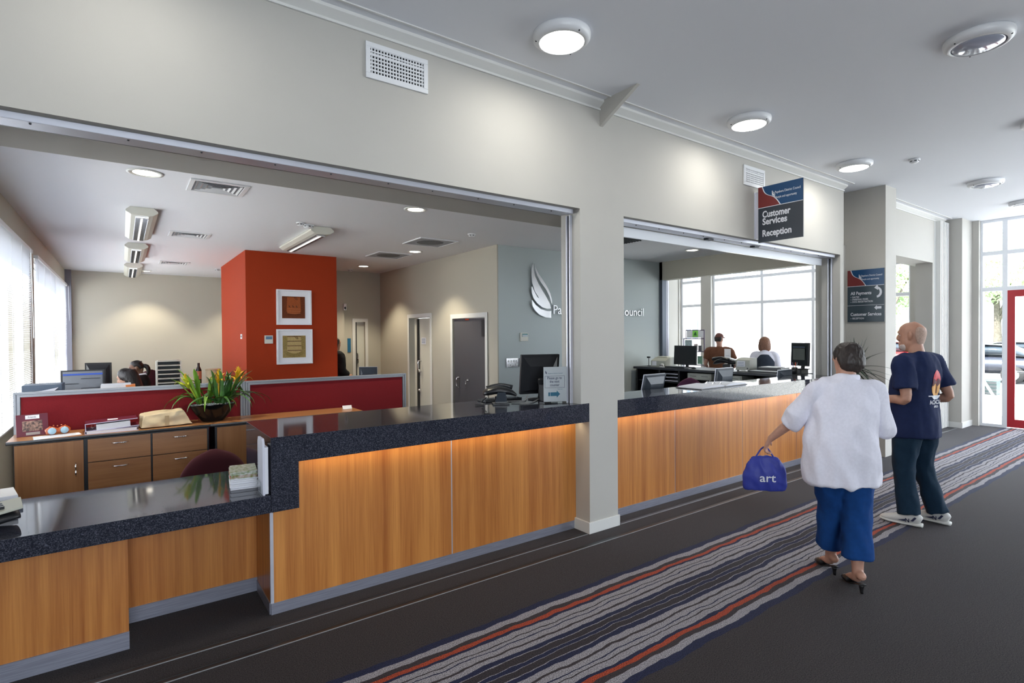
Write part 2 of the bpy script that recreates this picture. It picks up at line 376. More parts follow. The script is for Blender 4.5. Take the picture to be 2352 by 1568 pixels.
# aluminium sliding-panel post at the end of the blue wall
po = struct('trim_sliding_post', MB().box(8.57, 8.69, 6.86, 6.98, 0, OC), mat('slate_metal', (.10, .12, .15), .4, .4))
part('channel', MB().box(8.69, 8.73, 6.88, 6.96, 0, 2.75), alu2, po); part('channel', MB().box(8.75, 8.79, 6.88, 6.96, 0, 2.75), alu2, po)
# unseen sides of the lobby: wall with windows on the right-hand side and a wall behind
w2 = MB().box(-6, 12.9, -3.4, -3.2, 0, .3).box(-6, 12.9, -3.4, -3.2, 3.4, LC)
for a, b in ((-6, -1.5), (1.5, 7.6), (9.8, 10.1), (12.3, 12.9)): w2.box(a, b, -3.4, -3.2, .3, 3.4)  # unseen near window is added to light the counter fronts
struct('wall_right', w2, wall_w)
struct('wall_behind', MB().box(-6.2, -6, -3.4, 3.59, 0, LC), wall_w)
struct('wall_office_side', MB().box(-6, -5.9, 3.59, 3.8, 0, HZ).box(-6, WX, 4.4, 4.5, 0, HZ).box(-6, WX, 3.59, 4.5, HZ, HZ+.1), office_w)

# ------------------------------------------------------------------ facade
FT = (2.46, 3.10)
def window(n, y0, y1, muls, top=3.64, base=.04):
    o = struct('window_%d' % n, MB().box(XG, XG+.12, y0, y0+.05, 0, top+.06).box(XG, XG+.12, y1-.05, y1, 0, top+.06).box(XG, XG+.12, y0+.05, y1-.05, 0, base).box(XG, XG+.12, y0+.05, y1-.05, top, top+.06), white_gl)
    ys = [y0+.05]
    for m in muls:
        part('mullion', MB().box(XG, XG+.12, m-.032, m+.032, base, top), white_gl, o); ys += [m-.032, m+.032]
    ys.append(y1-.05)
    for a, b in zip(ys[::2], ys[1::2]):
        zs = [base]
        for t in FT: part('transom', MB().box(XG, XG+.12, a, b, t-.035, t+.035), white_gl, o); zs += [t-.035, t+.035]
        zs.append(top)
        for c, d in zip(zs[::2], zs[1::2]): part('pane', MB().box(XG+.055, XG+.065, a, b, c, d), glass_m, o)
    return o
wf = MB()
for a, b in ((9.47, 9.6), (8.47, 8.78), (3.0, 4.05)):
    if b-a > .1: wf.box(XG-.1, XG+.25, a, b, 0, LC)
struct('wall_facade_piers', wf, wall_w)
window(1, 8.781, 9.469, []); window(2, 4.051, 8.469, [5.93, 7.13]); 
# entrance screen with red door
o = struct('window_3', MB().box(XG, XG+.12, 2.965, 2.999, 0, 3.7).box(XG, XG+.12, 2.70, 2.965, 0, .05).box(XG, XG+.12, 2.70, 2.965, 3.65, 3.7).box(XG, XG+.12, -3.2, 2.70, 3.65, 3.7), white_gl)
part('mullion', MB().box(XG, XG+.12, 2.63, 2.70, 0, 3.65), white_gl, o)
zs = [.05, FT[0]-.035, FT[0]+.035, FT[1]-.035, FT[1]+.035, 3.65]
for t in FT: part('transom', MB().box(XG, XG+.12, 2.70, 2.965, t-.035, t+.035), white_gl, o); part('transom', MB().box(XG, XG+.12, -3.2, 2.63, t-.035, t+.035), white_gl, o)
for c, d in zip(zs[::2], zs[1::2]): part('pane', MB().box(XG+.055, XG+.065, 2.70, 2.965, c, d), glass_m, o)
for c, d in ((FT[0]+.035, FT[1]-.035), (FT[1]+.035, 3.65)): part('pane', MB().box(XG+.055, XG+.065, -3.2, 2.63, c, d), glass_m, o)
for k, (a, b) in enumerate(((1.72, 2.63), (.80, 1.71))):
    d = thing('entrance_door', ('red framed glass entrance door beside the white mullion' if k == 0 else 'second red framed glass leaf of the entrance doors'), 'door', (XG+.03, (a+b)/2, 0))
    part('frame', MB().box(XG, XG+.06, b-.10, b, .02, FT[0]-.036).box(XG, XG+.06, a, a+.10, .02, FT[0]-.036).box(XG, XG+.06, a+.1, b-.1, .02, .16).box(XG, XG+.06, a+.1, b-.1, 2.31, FT[0]-.036), red_door, d)
    part('pane', MB().box(XG+.025, XG+.035, a+.1, b-.1, .16, 2.31), glass_m, d)
    part('push_bar', MB().tube([(XG-.05, a+.14, 1.0), (XG-.05, b-.14, 1.0)], .012), steel, d)
struct('window_4', MB().box(XG+.055, XG+.065, -3.2, .79, .05, FT[0]-.035), glass_m)
# left office windows with blinds
def blind(n, y0, y1, z0, z1, label, tilt):
    f = struct('window_%d' % n, MB().box(WX-.12, WX-.06, y0, y1, z0, z0+.05).box(WX-.12, WX-.06, y0, y1, z1-.05, z1).box(WX-.12, WX-.06, y0, y0+.05, z0+.05, z1-.05).box(WX-.12, WX-.06, y1-.05, y1, z0+.05, z1-.05), white_gl)
    ym = [y0+.05, (y0+y1)/2-.03, (y0+y1)/2+.03, y1-.05]
    part('mullion', MB().box(WX-.12, WX-.06, ym[1], ym[2], z0+.05, z1-.05), white_gl, f)
    part('pane', MB().box(WX-.1, WX-.09, ym[0], ym[1], z0+.05, z1-.05), glass_m, f); part('pane', MB().box(WX-.1, WX-.09, ym[2], ym[3], z0+.05, z1-.05), glass_m, f)
    b = thing('venetian_blind', label, 'blind', (WX+.02, (y0+y1)/2, z1), group='venetian blinds')
    part('head_rail', MB().box(WX-.005, WX+.045, y0+.02, y1-.02, z1-.045, z1), white_m, b, bev=.003)
    part('bottom_rail', MB().box(WX, WX+.03, y0+.02, y1-.02, z0+.01, z0+.025), white_m, b)
    sl = MB(); z = z0+.045; ca, sa = math.cos(tilt)*.0125, math.sin(tilt)*.0125
    while z < z1-.05:
        sl.add([(WX+.015-ca, y0+.02, z-sa), (WX+.015+ca, y0+.02, z+sa), (WX+.015+ca, y1-.02, z+sa), (WX+.015-ca, y1-.02, z-sa)], [(0, 1, 2, 3)]); z += .0215
    part('slats', sl, slat_m, b, kind='stuff')
    n_ = int((y1-y0)/.75)+1
    for k in range(n_):
        y = y0+.12+(y1-y0-.24)*k/max(1, n_-1); part('ladder_cord', MB().tube([(WX+.03, y, z0+.02), (WX+.03, y, z1-.04)], .0022, 5), white_m, b)
    part('wand', MB().tube([(WX+.06, y1-.35, z1-.03), (WX+.07, y1-.33, z1-1.1)], .004, 6), white_m, b)
def translucent(name, c, t):
    m = mat(name, c, .5); N = m.node_tree.nodes; L = m.node_tree.links; p = N['Principled BSDF']
    tr = N.new('ShaderNodeBsdfTranslucent'); tr.inputs[0].default_value = (*c, 1); x = N.new('ShaderNodeMixShader'); x.inputs[0].default_value = t
    L.new(p.outputs[0], x.inputs[1]); L.new(tr.outputs[0], x.inputs[2]); L.new(x.outputs[0], N['Material Output'].inputs[0]); return m
slat_m = translucent('blind_slat', (.70, .72, .76), .15)
blind(5, 4.5, 9.0, .79, 2.80, 'white venetian blind on the long window nearest the low counter', .12)
blind(6, 9.48, 14.62, .79, 2.80, 'white venetian blind on the window near the cream back wall', .32)
for k, (a, b) in enumerate(((7.6, 9.8), (10.1, 12.3), (-1.5, 1.5))):  # last pane belongs to the added near window
    struct('window_%d' % (7+k), MB().box(a, b, -3.33, -3.32, .3, 3.4), glass_m)
# ------------------------------------------------------------------ doors in the office
def door(n, y0, y1, z, leafm, label):
    o = struct('door_%d' % n, MB().box(4.70, 4.715, y0-.07, y0, 0, z+.075).box(4.70, 4.715, y1, y1+.07, 0, z+.075).box(4.70, 4.715, y0, y1, z, z+.075), trim_m, bev=.003)
    return o
d1 = door(1, 7.265, 8.31, 1.99, grey_door, '')
part('leaf', MB().box(4.735, 4.775, 7.275, 8.30, .01, 1.98), grey_door, d1, bev=.002, label='dark grey leaf')
part('closer', MB().box(4.715, 4.735, 7.30, 7.38, 1.68, 1.95), dark_metal, d1)
part('latch', MB().box(4.72, 4.735, 7.78, 7.90, 1.955, 1.98), steel, d1)
part('handle', MB().tube([(4.735, 8.12, .80), (4.69, 8.14, .81), (4.685, 8.15, .88), (4.69, 8.14, .965), (4.735, 8.12, .975)], .012, 8, 3), steel, d1, smooth=True)
part('knob', MB().ball((4.72, 7.82, .94), .028).tube([(4.715, 7.90, .80), (4.71, 7.88, .93)], .006), steel, d1, smooth=True)
d2 = door(2, 9.17, 10.08, 2.05, trim_m, '')
part('leaf', MB().box(4.80, 4.84, 9.2, 10.02, .01, 2.04), cream_m, d2, bev=.002)
part('edge_seal', MB().box(4.775, 4.80, 9.80, 9.87, .01, 2.03), black_p, d2)
part('handle', MB().tube([(4.80, 9.74, .99), (4.74, 9.74, 1.0), (4.735, 9.74, 1.1), (4.74, 9.74, 1.2), (4.80, 9.74, 1.2)], .014, 8, 3).ball((4.78, 9.76, 1.0), .035), steel, d2, smooth=True)
part('lock', MB().ball((4.77, 9.76, .62), .03), steel, d2, smooth=True)
part('notice', MB().box(4.792, 4.80, 9.52, 9.70, 1.53, 1.66), paper_m, d2)
part('notice_lines', MB().box(4.789, 4.792, 9.54, 9.68, 1.55, 1.57).box(4.789, 4.792, 9.54, 9.68, 1.585, 1.605).box(4.789, 4.792, 9.54, 9.68, 1.62, 1.64), mat('grey_ink', (.35, .4, .5), .6), d2)
d3 = struct('door_3', MB().box(4.07, 4.14, 11.575, 11.60, 0, 2.08).box(4.36, 4.42, 11.575, 11.60, 0, 2.08).box(4.14, 4.36, 11.575, 11.60, 2.01, 2.08), trim_m)
part('leaf', MB().box(4.17, 4.36, 11.66, 11.7, .01, 2.0), cream_m, d3); part('edge_seal', MB().box(4.15, 4.18, 11.62, 11.66, .01, 2.0), black_p, d3)
part('handle', MB().tube([(4.20, 11.66, 1.1), (4.20, 11.60, 1.12), (4.20, 11.60, 1.3), (4.20, 11.66, 1.32)], .012, 6).ball((4.2, 11.64, 1.2), .03), steel, d3, smooth=True)

# ------------------------------------------------------------------ shutter tracks and rails
def head_rail(x0, x1, right):
    t = thing('shutter_head_track', 'aluminium shutter track under the head of the '+('far counter opening with folded white shutter' if right else 'long left counter opening'), 'rail', ((x0+x1)/2, 3.5, HZ), group='shutter tracks')
    part('front_channel', MB().box(x0, x1, 3.405, 3.475, HZ-.035, HZ), alu2, t, bev=.003)
    part('rear_channel', MB().box(x0, x1, 3.485, 3.56, HZ-.028, HZ), alu2, t, bev=.008)
    part('lip', MB().box(x0, x1, 3.565, 3.59, HZ-.02, HZ), dark_metal, t)
    k = 0; x = x0+.25
    while x < x1:
        part('screw', MB().ball((x, 3.43, HZ-.036), .006, 8, 5), dark_metal, t, smooth=True); x += .33+.05*(k % 2); k += 1
    if right:
        part('folded_shutter', MB().box(x0, x1, 3.575, 3.60, HZ-.125, HZ-.03), white_gl, t, bev=.003)
        for x in (5.1, 6.0): part('clip', MB().box(x, x+.09, 3.47, 3.53, HZ-.05, HZ-.028), dark_metal, t)
head_rail(-.92, 3.10, False); head_rail(3.66, 7.87, True)
for k, (x, s) in enumerate(((3.10, 1), (7.875, 1))):
    t = thing('shutter_side_channel', 'slim vertical shutter guide on '+('the white pillar beside the left counter' if k == 0 else 'the jamb at the far end of the right counter'), 'rail', (x, 3.48, 1.12))
    part('guide', MB().box(x, x+.025, 3.45, 3.462, 1.115, HZ-.04).box(x, x+.025, 3.49, 3.502, 1.115, HZ-.04), alu2, t)
    part('groove', MB().box(x+.014, x+.025, 3.462, 3.49, 1.115, HZ-.04), black_p, t)
rail_m0 = mat('worn_track_metal', (.30, .31, .33), .45, .3)
def floor_track(x0, x1, y, lab):
    t = thing('floor_track', lab, 'floor track', ((x0+x1)/2, y, 0), group='steel tracks let into the carpet')
    part('groove', MB().box(x0, x1, y-.016, y+.016, 0, .002), black_p, t)
    part('edge', MB().box(x0, x1, y-.021, y-.016, 0, .004), rail_m0, t); part('edge', MB().box(x0, x1, y+.016, y+.020, 0, .004), dark_metal, t)
floor_track(-5.9, 3.2, 3.368, 'metal floor track along the foot of the left counter, up to the pillar')
floor_track(3.60, 12.0, 3.368, 'metal floor track along the far counter, from the pillar on')
floor_track(-5.9, 12.0, 3.165, 'long outer metal floor track that passes in front of the pillar')

# ------------------------------------------------------------------ counters
ct = thing('reception_counter', 'tall left counter with dark stone waterfall top and orange timber panels', 'counter', (1.95, 3.7, 0), group='stone topped reception counters')
part('countertop', MB().prism([(.69, YF, .680), (.845, YF, .680), (.845, YF, .957), (3.222, YF, .957), (3.222, YF, 1.115), (.69, YF, 1.115)], (0, .76, 0)), stone_m, ct, bev=.0015)
part('panel', MB().box(.735, 1.974, 3.525, 3.545, .072, .957), wood_v, ct); part('panel', MB().box(1.984, 3.268, 3.525, 3.545, .072, .957), wood_v, ct)
part('joint_strip', MB().box(1.974, 1.984, 3.528, 3.54, .072, .957), alu2, ct)
part('joint_strip', MB().box(3.268, 3.274, 3.528, 3.54, .072, .957), alu2, ct)
part('panel', MB().box(3.274, 3.30, 3.525, 3.545, .072, .957), wood_v, ct)
part('corner_strip', MB().box(.716, .735, 3.523, 3.545, .072, .68), alu2, ct)
part('end_panel', MB().box(.716, .732, 3.545, 4.06, .072, .68), wood_v, ct)
part('carcass', MB().box(.74, 3.2, 3.60, 4.05, .05, .95), edge_m, ct)
part('kickplate', MB().box(.72, 3.21, 3.528, 3.54, 0, .072), alu, ct); part('kickplate', MB().box(.712, .722, 3.54, 3.94, 0, .072), alu, ct)
part('light_strip', MB().box(.90, 3.2, 3.47, 3.485, .945, .957), ledm, ct)
area('counter_strip_light', (2.05, 3.46, .94), (2.05, 3.52, 0), 2.3, .02, 1.1, (1, .80, .50))
cl = thing('low_reception_counter', 'low left counter with dark stone top above an open knee space', 'counter', (-1.5, 3.75, 0), group='stone topped reception counters')
part('countertop', MB().prism([(-5.89, YF, .680), (.688, YF, .680), (.688, 4.14, .680), (-.925, 4.14, .680), (-.925, 3.59, .680), (-5.89, 3.59, .680)], (0, 0, .103)), stone_m, cl, bev=.0015)
part('panel', MB().box(-5.9, .012, 3.62, 3.64, .095, .68), wood_v, cl)
part('side_panel', MB().box(-.004, .012, 3.64, 3.94, .095, .68), wood_v, cl)
part('back_panel', MB().box(.012, .716, 3.94, 3.96, .09, .68), wood_v, cl)
part('kickplate', MB().box(-5.9, .014, 3.612, 3.62, 0, .095), alu, cl); part('kickplate', MB().box(.014, .716, 3.932, 3.94, 0, .09), alu, cl)
cr = thing('reception_counter', 'tall far counter with dark stone top and timber panels beyond the pillar', 'counter', (5.7, 3.6, 0), group='stone topped reception counters')
part('countertop', MB().prism([(3.566, YF, .958), (7.97, YF, .958), (7.97, 3.59, .958), (7.90, 3.59, .958), (7.90, 3.79, .958), (3.66, 3.79, .958), (3.66, 3.59, .958), (3.566, 3.59, .958)], (0, 0, .157)), stone_m, cr, bev=.0015)
xs = [3.57, 4.587, 5.817, 7.05, 7.96]
for a, b in zip(xs, xs[1:]):
    part('panel', MB().box(a+.005, b-.005, 3.515, 3.535, .072, .958), wood_v, cr)
    part('joint_strip', MB().box(b-.005, b+.005, 3.518, 3.53, .072, .958), alu2, cr)
part('kickplate', MB().box(3.57, 7.96, 3.508, 3.518, 0, .072), alu, cr)
part('carcass', MB().box(3.6, 7.9, 3.6, 3.75, .05, .95), edge_m, cr)
part('light_strip', MB().box(3.7, 7.9, 3.46, 3.475, .945, .957), ledm, cr)
area('counter_strip_light.001', (5.7, 3.45, .94), (5.7, 3.51, 0), 4.1, .02, 2, (1, .80, .50))

# ------------------------------------------------------------------ ceiling lights in the lobby
def round_lamp(x, y, lit, label):
    t = thing('ceiling_lamp', label, 'ceiling light', (x, y, LC), group='round lobby ceiling lamps')
    part('rim', MB().lathe([(.165, 0), (.190, 0), (.193, -.012), (.190, -.038), (.172, -.055), (.150, -.062), (.147, -.055), (.147, -.03)], n=48), white_m, t, False, True)
    part('back_plate', MB().lathe([(0, 0), (.175, 0), (.178, -.006), (.02, -.006)], n=32), white_m, t, False)
    part('lens', MB().lathe([(0, -.080), (.05, -.079), (.10, -.073), (.135, -.063), (.148, -.052)], n=40), lampwhite if lit else lampoff, t, False, True)
    for a in (.5, 2.6, 4.7): part('screw', MB().ball((.172*math.cos(a), .172*math.sin(a), -.054), .006, 8, 5), dark_metal, t, False, True)
    if lit:
        l = area('lamp_light', (x, y, LC-.09), (x, y, 0), .27, 0, 6 if 1 < x < 9 else 3, (1, .97, .90), shape='DISK')
for a in (('brightly lit round ceiling lamp nearest the camera, above the triangular bracket', 2.40, 2.74, 1),
          ('lit round ceiling lamp in the middle of the wall row', 4.78, 2.82, 1),
          ('lit round ceiling lamp nearest the lobby column', 7.05, 2.84, 1),
          ('unlit glossy round lamp on the ceiling, nearest of the outer row', 4.74, 1.14, 0),
          ('unlit round lamp of the outer row, cut by the picture edge', 7.13, 1.20, 0),
          ('unlit round ceiling lamp between the smoke detector and the entrance', 9.35, 2.17, 0),
          ('unlit round ceiling lamp right above the entrance glazing', 11.30, 2.15, 0)): round_lamp(a[1], a[2], a[3], a[0])
def smoke(x, y, z, label, r=.055):
    t = thing('smoke_detector', label, 'smoke detector', (x, y, z), group='ceiling smoke detectors')
    part('base', MB().lathe([(0, 0), (r, 0), (r, -.012), (r*.8, -.016), (0, -.016)], n=24), white_m, t, False, True)
    part('sensor', MB().lathe([(r*.75, -.016), (r*.8, -.03), (r*.55, -.042), (0, -.045)], n=24), white_m, t, False, True)
    for k in range(6): part('slot', MB().box(-.012, .012, r*.74, r*.80, -.03, -.02).xf(Matrix.Rotation(k*PI/3, 4, 'Z')), dark_metal, t, False)
smoke(7.47, 2.37, LC, 'small white smoke detector on the lobby ceiling')
smoke(3.94, 6.40, OC, 'flat white detector on the ceiling in front of the blue wall')
smoke(1.92, 7.02, OC, 'white smoke detector beside the slanting strip light', .07)
smoke(1.80, 6.93, OC-.0, 'flat disc detector touching the strip light bracket', .05)
smoke(3.91, 11.2, OC, 'small detector on the corridor ceiling behind the red wall')
smoke(1.62, 12.6, OC, 'small detector left of the red wall near the back')
# ------------------------------------------------------------------ office ceiling
def downlight(x, y, lit, label, z=OC, r=.10):
    t = thing('downlight', label, 'ceiling light', (x, y, z), group='recessed office downlights')
    part('trim', MB().lathe([(r, 0), (r*1.28, 0), (r*1.28, -.006), (r*1.02, -.010), (r, -.004)], n=36), trim_m, t, False, True)
    part('lens', MB().lathe([(0, -.006), (r*.6, -.006), (r, -.003)], n=32), lampwarm, t, False, True)
    l = bpy.data.lights.new('downlight_beam', 'SPOT'); l.energy = lit; l.spot_size = 1.75; l.spot_blend = .55; l.shadow_soft_size = .06; l.color = (1, .90, .68)
    q = bpy.data.objects.new('downlight_beam', l); COL.objects.link(q); q.location = (x, y, z-.02)
downlight(.18, 5.56, 90, 'round recessed downlight nearest the ceiling grille at the left', r=.105)
downlight(2.66, 5.50, 90, 'round recessed downlight in the middle of the office ceiling')
downlight(3.98, 8.27, 110, 'round recessed downlight between the two perforated diffusers')
downlight(3.95, 10.55, 110, 'small distant downlight right of the red wall')
downlight(7.76, 5.59, 45, 'downlight above the far counter staff area')
downlight(.44, 13.75, 90, 'small downlight close to the cream back wall, beside the last strip light', r=.07)
downlight(2.2, 13.6, 90, 'downlight hidden behind the red wall near the back wall', r=.07)
def strip_light(x0, x1, y0, y1, label, rz=0, lit=True):
    w = x1-x0; l = y1-y0; t = thing('strip_light', label, 'ceiling light', ((x0+x1)/2, (y0+y1)/2, OC), rz, 'surface strip lights')
    pr = [(-w*.36, 0), (-w/2, -.035), (-w/2, -.055), (-w*.34, -.085), (-w*.22, -.092), (w*.22, -.092), (w*.34, -.085), (w/2, -.055), (w/2, -.035), (w*.36, 0)]
    part('housing', MB().prism([(a, -l/2, b) for a, b in pr], (0, l, 0)), cream_m, t, False, bev=.004)
    part('reflector', MB().box(-w*.21, w*.21, -l/2+.05, l/2-.05, -.098, -.092), steel, t, False)
    part('tube', MB().tube([(0, -l/2+.08, -.104), (0, l/2-.08, -.104)], .010, 10), lampwhite2, t, False, True)
    lv = MB(); n = int(l/.045)
    for k in range(n): lv.box(-w*.20, w*.20, -l/2+.07+k*(l-.14)/n, -l/2+.073+k*(l-.14)/n, -.112, -.098)
    part('louvre', lv, steel, t, False, kind='stuff')
lampwhite2 = mat('fluorescent_tube', (1, .96, .86), .4, emit=.9)
strip_light(.05, .34, 7.05, 8.85, 'cream strip light on the office ceiling, nearest of the row of three')
strip_light(.05, .34, 9.75, 11.5, 'cream strip light on the office ceiling, middle of the row of three')
strip_light(.05, .34, 12.4, 14.3, 'cream strip light on the office ceiling, last of the row of three')
strip_light(1.96, 2.25, 7.05, 8.75, 'cream strip light beside the smoke detector, in front of the red wall')
def grille(x, y, w, d, label):
    t = thing('ceiling_vent', label, 'air vent', (x, y, OC), group='white louvred ceiling vents')
    f = MB()
    a, b = w/2, d/2
    for (x0, x1, y0, y1) in ((-a, a, -b, -b+.04), (-a, a, b-.04, b), (-a, -a+.04, -b+.04, b-.04), (a-.04, a, -b+.04, b-.04)): f.box(x0, x1, y0, y1, -.012, 0)
    part('frame', f, white_m, t, False, bev=.003)
    part('duct', MB().box(-a+.04, a-.04, -b+.04, b-.04, -.003, 0), mat('duct_grey', (.28, .29, .31), .8) if 'duct_grey' not in MATS else MATS['duct_grey'], t, False)
    for k in range(4):
        i = .055+k*.042; s = MB()
        A, B = a-i, b-i
        if B < .02: break
        o_ = .018
        s.add([(-A, -B, -.012), (A, -B, -.012), (A, B, -.012), (-A, B, -.012), (-A+o_, -B+o_, -.002), (A-o_, -B+o_, -.002), (A-o_, B-o_, -.002), (-A+o_, B-o_, -.002)], [(0, 1, 5, 4), (1, 2, 6, 5), (2, 3, 7, 6), (3, 0, 4, 7)])
        part('louvre', s, white_m, t, False)
grille(.75, 5.74, .48, .46, 'white louvred ceiling vent closest to the counter opening')
grille(.77, 8.58, .48, .44, 'white louvred ceiling vent beside the first strip light')
grille(.82, 11.97, .48, .46, 'white louvred ceiling vent furthest back')
grille(4.05+.0, 4.75, .5, .5, 'louvred ceiling vent glimpsed past the pillar over the far counter') if False else None
perf_m = mat('perforated_metal', (.48, .50, .56), .6, var=.6, vscale=160)
def perf(x, y, w, d, label):
    t = thing('ceiling_diffuser', label, 'air vent', (x, y, OC), group='perforated ceiling diffusers')
    part('frame', MB().box(-w/2, w/2, -d/2, -d/2+.02, -.014, 0).box(-w/2, w/2, d/2-.02, d/2, -.014, 0).box(-w/2, -w/2+.02, -d/2+.02, d/2-.02, -.014, 0).box(w/2-.02, w/2, -d/2+.02, d/2-.02, -.014, 0), white_m, t, False)
    part('plate', MB().box(-w/2+.02, w/2-.02, -d/2+.02, d/2-.02, -.008, 0), perf_m, t, False)
    part('core', MB().lathe([(0, -.012), (.17, -.012), (.20, -.008)], n=32), MATS['perf_core'], t, False)
mat('perf_core', (.18, .19, .21), .7, var=.5, vscale=120)
perf(3.77, 7.31, .62, .62, 'perforated square diffuser nearest the blue wall corner')
perf(3.77, 8.87, .60, .62, 'perforated square diffuser beyond the lit downlight')
def cvent(x, y):
    t = thing('ceiling_vent', 'square louvred vent seen past the pillar above the far counter', 'air vent', (x, y, OC), group='white louvred ceiling vents')
    part('frame', MB().box(-.28, .28, -.28, .28, -.006, 0), white_m, t, False)
    for k in range(9): part('slat', MB().box(-.25, .25, -.25+k*.055, -.235+k*.055, -.02, -.006), dark_metal, t, False)
    for k in range(5): part('slat', MB().box(-.25+k*.12, -.235+k*.12, -.25, .25, -.016, -.006), dark_metal, t, False)
cvent(6.02, 5.65)
# wall vents of the lobby
def wallvent(x0, x1, z0, z1, label):
    t = thing('wall_vent', label, 'air vent', ((x0+x1)/2, YF, z0), group='white grilles in the lobby wall')
    f = .032
    part('frame', MB().box(x0, x1, YF-.014, YF, z0, z0+f).box(x0, x1, YF-.014, YF, z1-f, z1).box(x0, x0+f, YF-.014, YF, z0+f, z1-f).box(x1-f, x1, YF-.014, YF, z0+f, z1-f), white_m, t, bev=.003)
    part('duct', MB().box(x0+f, x1-f, YF-.002, YF, z0+f, z1-f), black_p, t)
    n = 7; h = (z1-z0-2*f)/n
    for k in range(n+1):
        z = z0+f+k*h; th = .009 if k != 5 else .016
        part('blade', MB().box(x0+f, x1-f, YF-.010, YF-.002, z-.0035, z+th-.0035), white_m, t)
    m = MB(); q = 18
    for k in range(q): xx = x0+f+(k+.5)*(x1-x0-2*f)/q; m.box(xx-.004, xx+.004, YF-.008, YF-.003, z0+f, z1-f)
    part('vertical_bars', m, white_m, t, kind='stuff')
wallvent(1.278, 1.716, 3.345, 3.575, 'white wall grille high on the lobby wall above the left opening')
wallvent(5.56, 5.985, 3.335, 3.555, 'white wall grille high on the lobby wall behind the hanging sign')

# ------------------------------------------------------------------ signs
blue_s = mat('sign_blue', rgb(0, 62, 105), .35); dk_s = mat('sign_charcoal', rgb(45, 52, 62), .4); red_s = mat('sign_brick_red', rgb(112, 38, 38), .4)
ink_w = mat('white_lettering', (.66, .68, .74), .5); slate_s = mat('sign_slate', rgb(48, 64, 74), .4)
B1 = [(5.388, 2.86), (5.359, 2.769), (5.356, 2.657), (5.37, 2.539), (5.416, 2.407), (5.505, 2.294), (5.478, 2.305), (5.416, 2.392), (5.373, 2.473), (5.356, 2.479), (5.356, 2.39), (5.396, 2.287), (5.472, 2.208), (5.577, 2.146), (5.675, 2.127), (5.754, 2.132), (5.735, 2.207), (5.676, 2.297), (5.58, 2.414), (5.494, 2.531), (5.428, 2.647), (5.395, 2.764)]
B2 = [(5.416, 2.852), (5.429, 2.751), (5.475, 2.649), (5.552, 2.548), (5.658, 2.44), (5.726, 2.329), (5.778, 2.196), (5.779, 2.27), (5.746, 2.375), (5.678, 2.487), (5.581, 2.603), (5.495, 2.695), (5.438, 2.782)]
B3 = [(5.358, 2.259), (5.371, 2.168), (5.423, 2.094), (5.509, 2.028), (5.635, 1.985), (5.761, 1.979), (5.762, 2.089), (5.675, 2.087), (5.538, 2.119), (5.434, 2.184), (5.372, 2.252)]
def flame_parts(parent, M, h, m, ext, split):
    s = h/.88; all_ = MB()
    for b in (B1, B2, B3):
        q = MB().prism([((x-5.356)*s, (z-1.979)*s, 0) for x, z in b], (0, 0, ext))
        if split: q.xf(M); part('flame_blade', q, m, parent, bev=0)
        else: all_.add(q.v, q.f)
    if not split: all_.xf(M); part('flame_logo', all_, m, parent)
def sign(x, yl, yr, zt, zb, hf, label, texts, divs, base, extra):
    """board whose face looks towards -X; u runs from yl (left) to yr (right)"""
    w = yl-yr; h = zt-zb; t = thing('sign', label, 'sign', (x, (yl+yr)/2, zb))
    part('board', MB().box(x, x+.012, yr, yl, zb, zt), base, t)
    M = frame_m((x-.0015, yl, zt), (0, -1, 0), (0, 0, 1))
    hh = hf*h
    part('header', MB().prism([(0, -hh, 0), (w, -hh, 0), (w, 0, 0), (0, 0, 0)], (0, 0, -.0015)).xf(frame_m((x-.0005, yl, zt), (0, -1, 0), (0, 0, 1))), blue_s, t)
    cv = [(.085, 0), (.105, .12), (.135, .27), (.18, .38), (.24, .46), (.30, .52), (.36, .60), (.43, .76), (.50, 1.0)]
    C = crom([Vector(p) for p in cv], 3)
    part('wave', MB().prism([(0, 0, 0)]+[(c.x*w, -c.y*hh, 0) for c in C]+[(0, -hh, 0)], (0, 0, .0008)).xf(M), red_s, t)
    st = MB()
    for a, b in zip(C, C[1:]):
        k = .022*w
        st.prism([(a.x*w, -a.y*hh, 0), (b.x*w, -b.y*hh, 0), (b.x*w+k, -b.y*hh, 0), (a.x*w+k, -a.y*hh, 0)], (0, 0, .0012))
    part('wave_line', st.xf(M), ink_w, t)
    part('divider', MB().box(0, w, -hh-.004, -hh+.002, 0, .0014).xf(M), ink_w, t)
    for d in divs: part('divider', MB().box(0, w, -d*h-.003, -d*h+.001, 0, .0014).xf(M), ink_w, t)
    flame_parts(t, M @ Matrix.Translation((.32*w, -.60*hh, 0)), .33*hh, ink_w, .0014, False)
    for tx, u0, u1, v, sz, bo in texts:
        m = text_mb(tx, size=sz, width=(u1-u0)*w, bold=bo, ext=.0010); m.xf(M @ Matrix.Translation((u0*w, -v*h, .0002))); part('lettering', m, ink_w, t)
    for e in extra: part('arrow', MB().prism([(u*w, -v*h, 0) for u, v in e], (0, 0, .0014)).xf(M), ink_w, t)
    return t
s1 = sign(5.80, 3.312, 2.821, 3.325, 2.709, .375, 'hanging charcoal and blue sign reading Customer Services Reception', [
    ('Papakura District Council', .39, .95, .165, .038, .004), ('lifestyle and opportunity', .39, .87, .255, .034, .004),
    ('Customer', .10, .735, .555, .100, .028), ('Services', .10, .66, .685, .100, .028), ('Reception', .10, .755, .895, .100, .028)], [], dk_s, [])
part('bracket', MB().box(5.802, 5.816, 3.310, 3.346, 2.76, 3.28), alu2, s1); part('bracket_foot', MB().box(5.78, 5.84, YF-.004, YF, 2.76, 3.28), alu2, s1)
arc = []
for k in range(9):
    a = math.radians(70-k*155/8); arc.append((.80+.145*math.cos(a), .445-.105*math.sin(a)))
arc2 = []
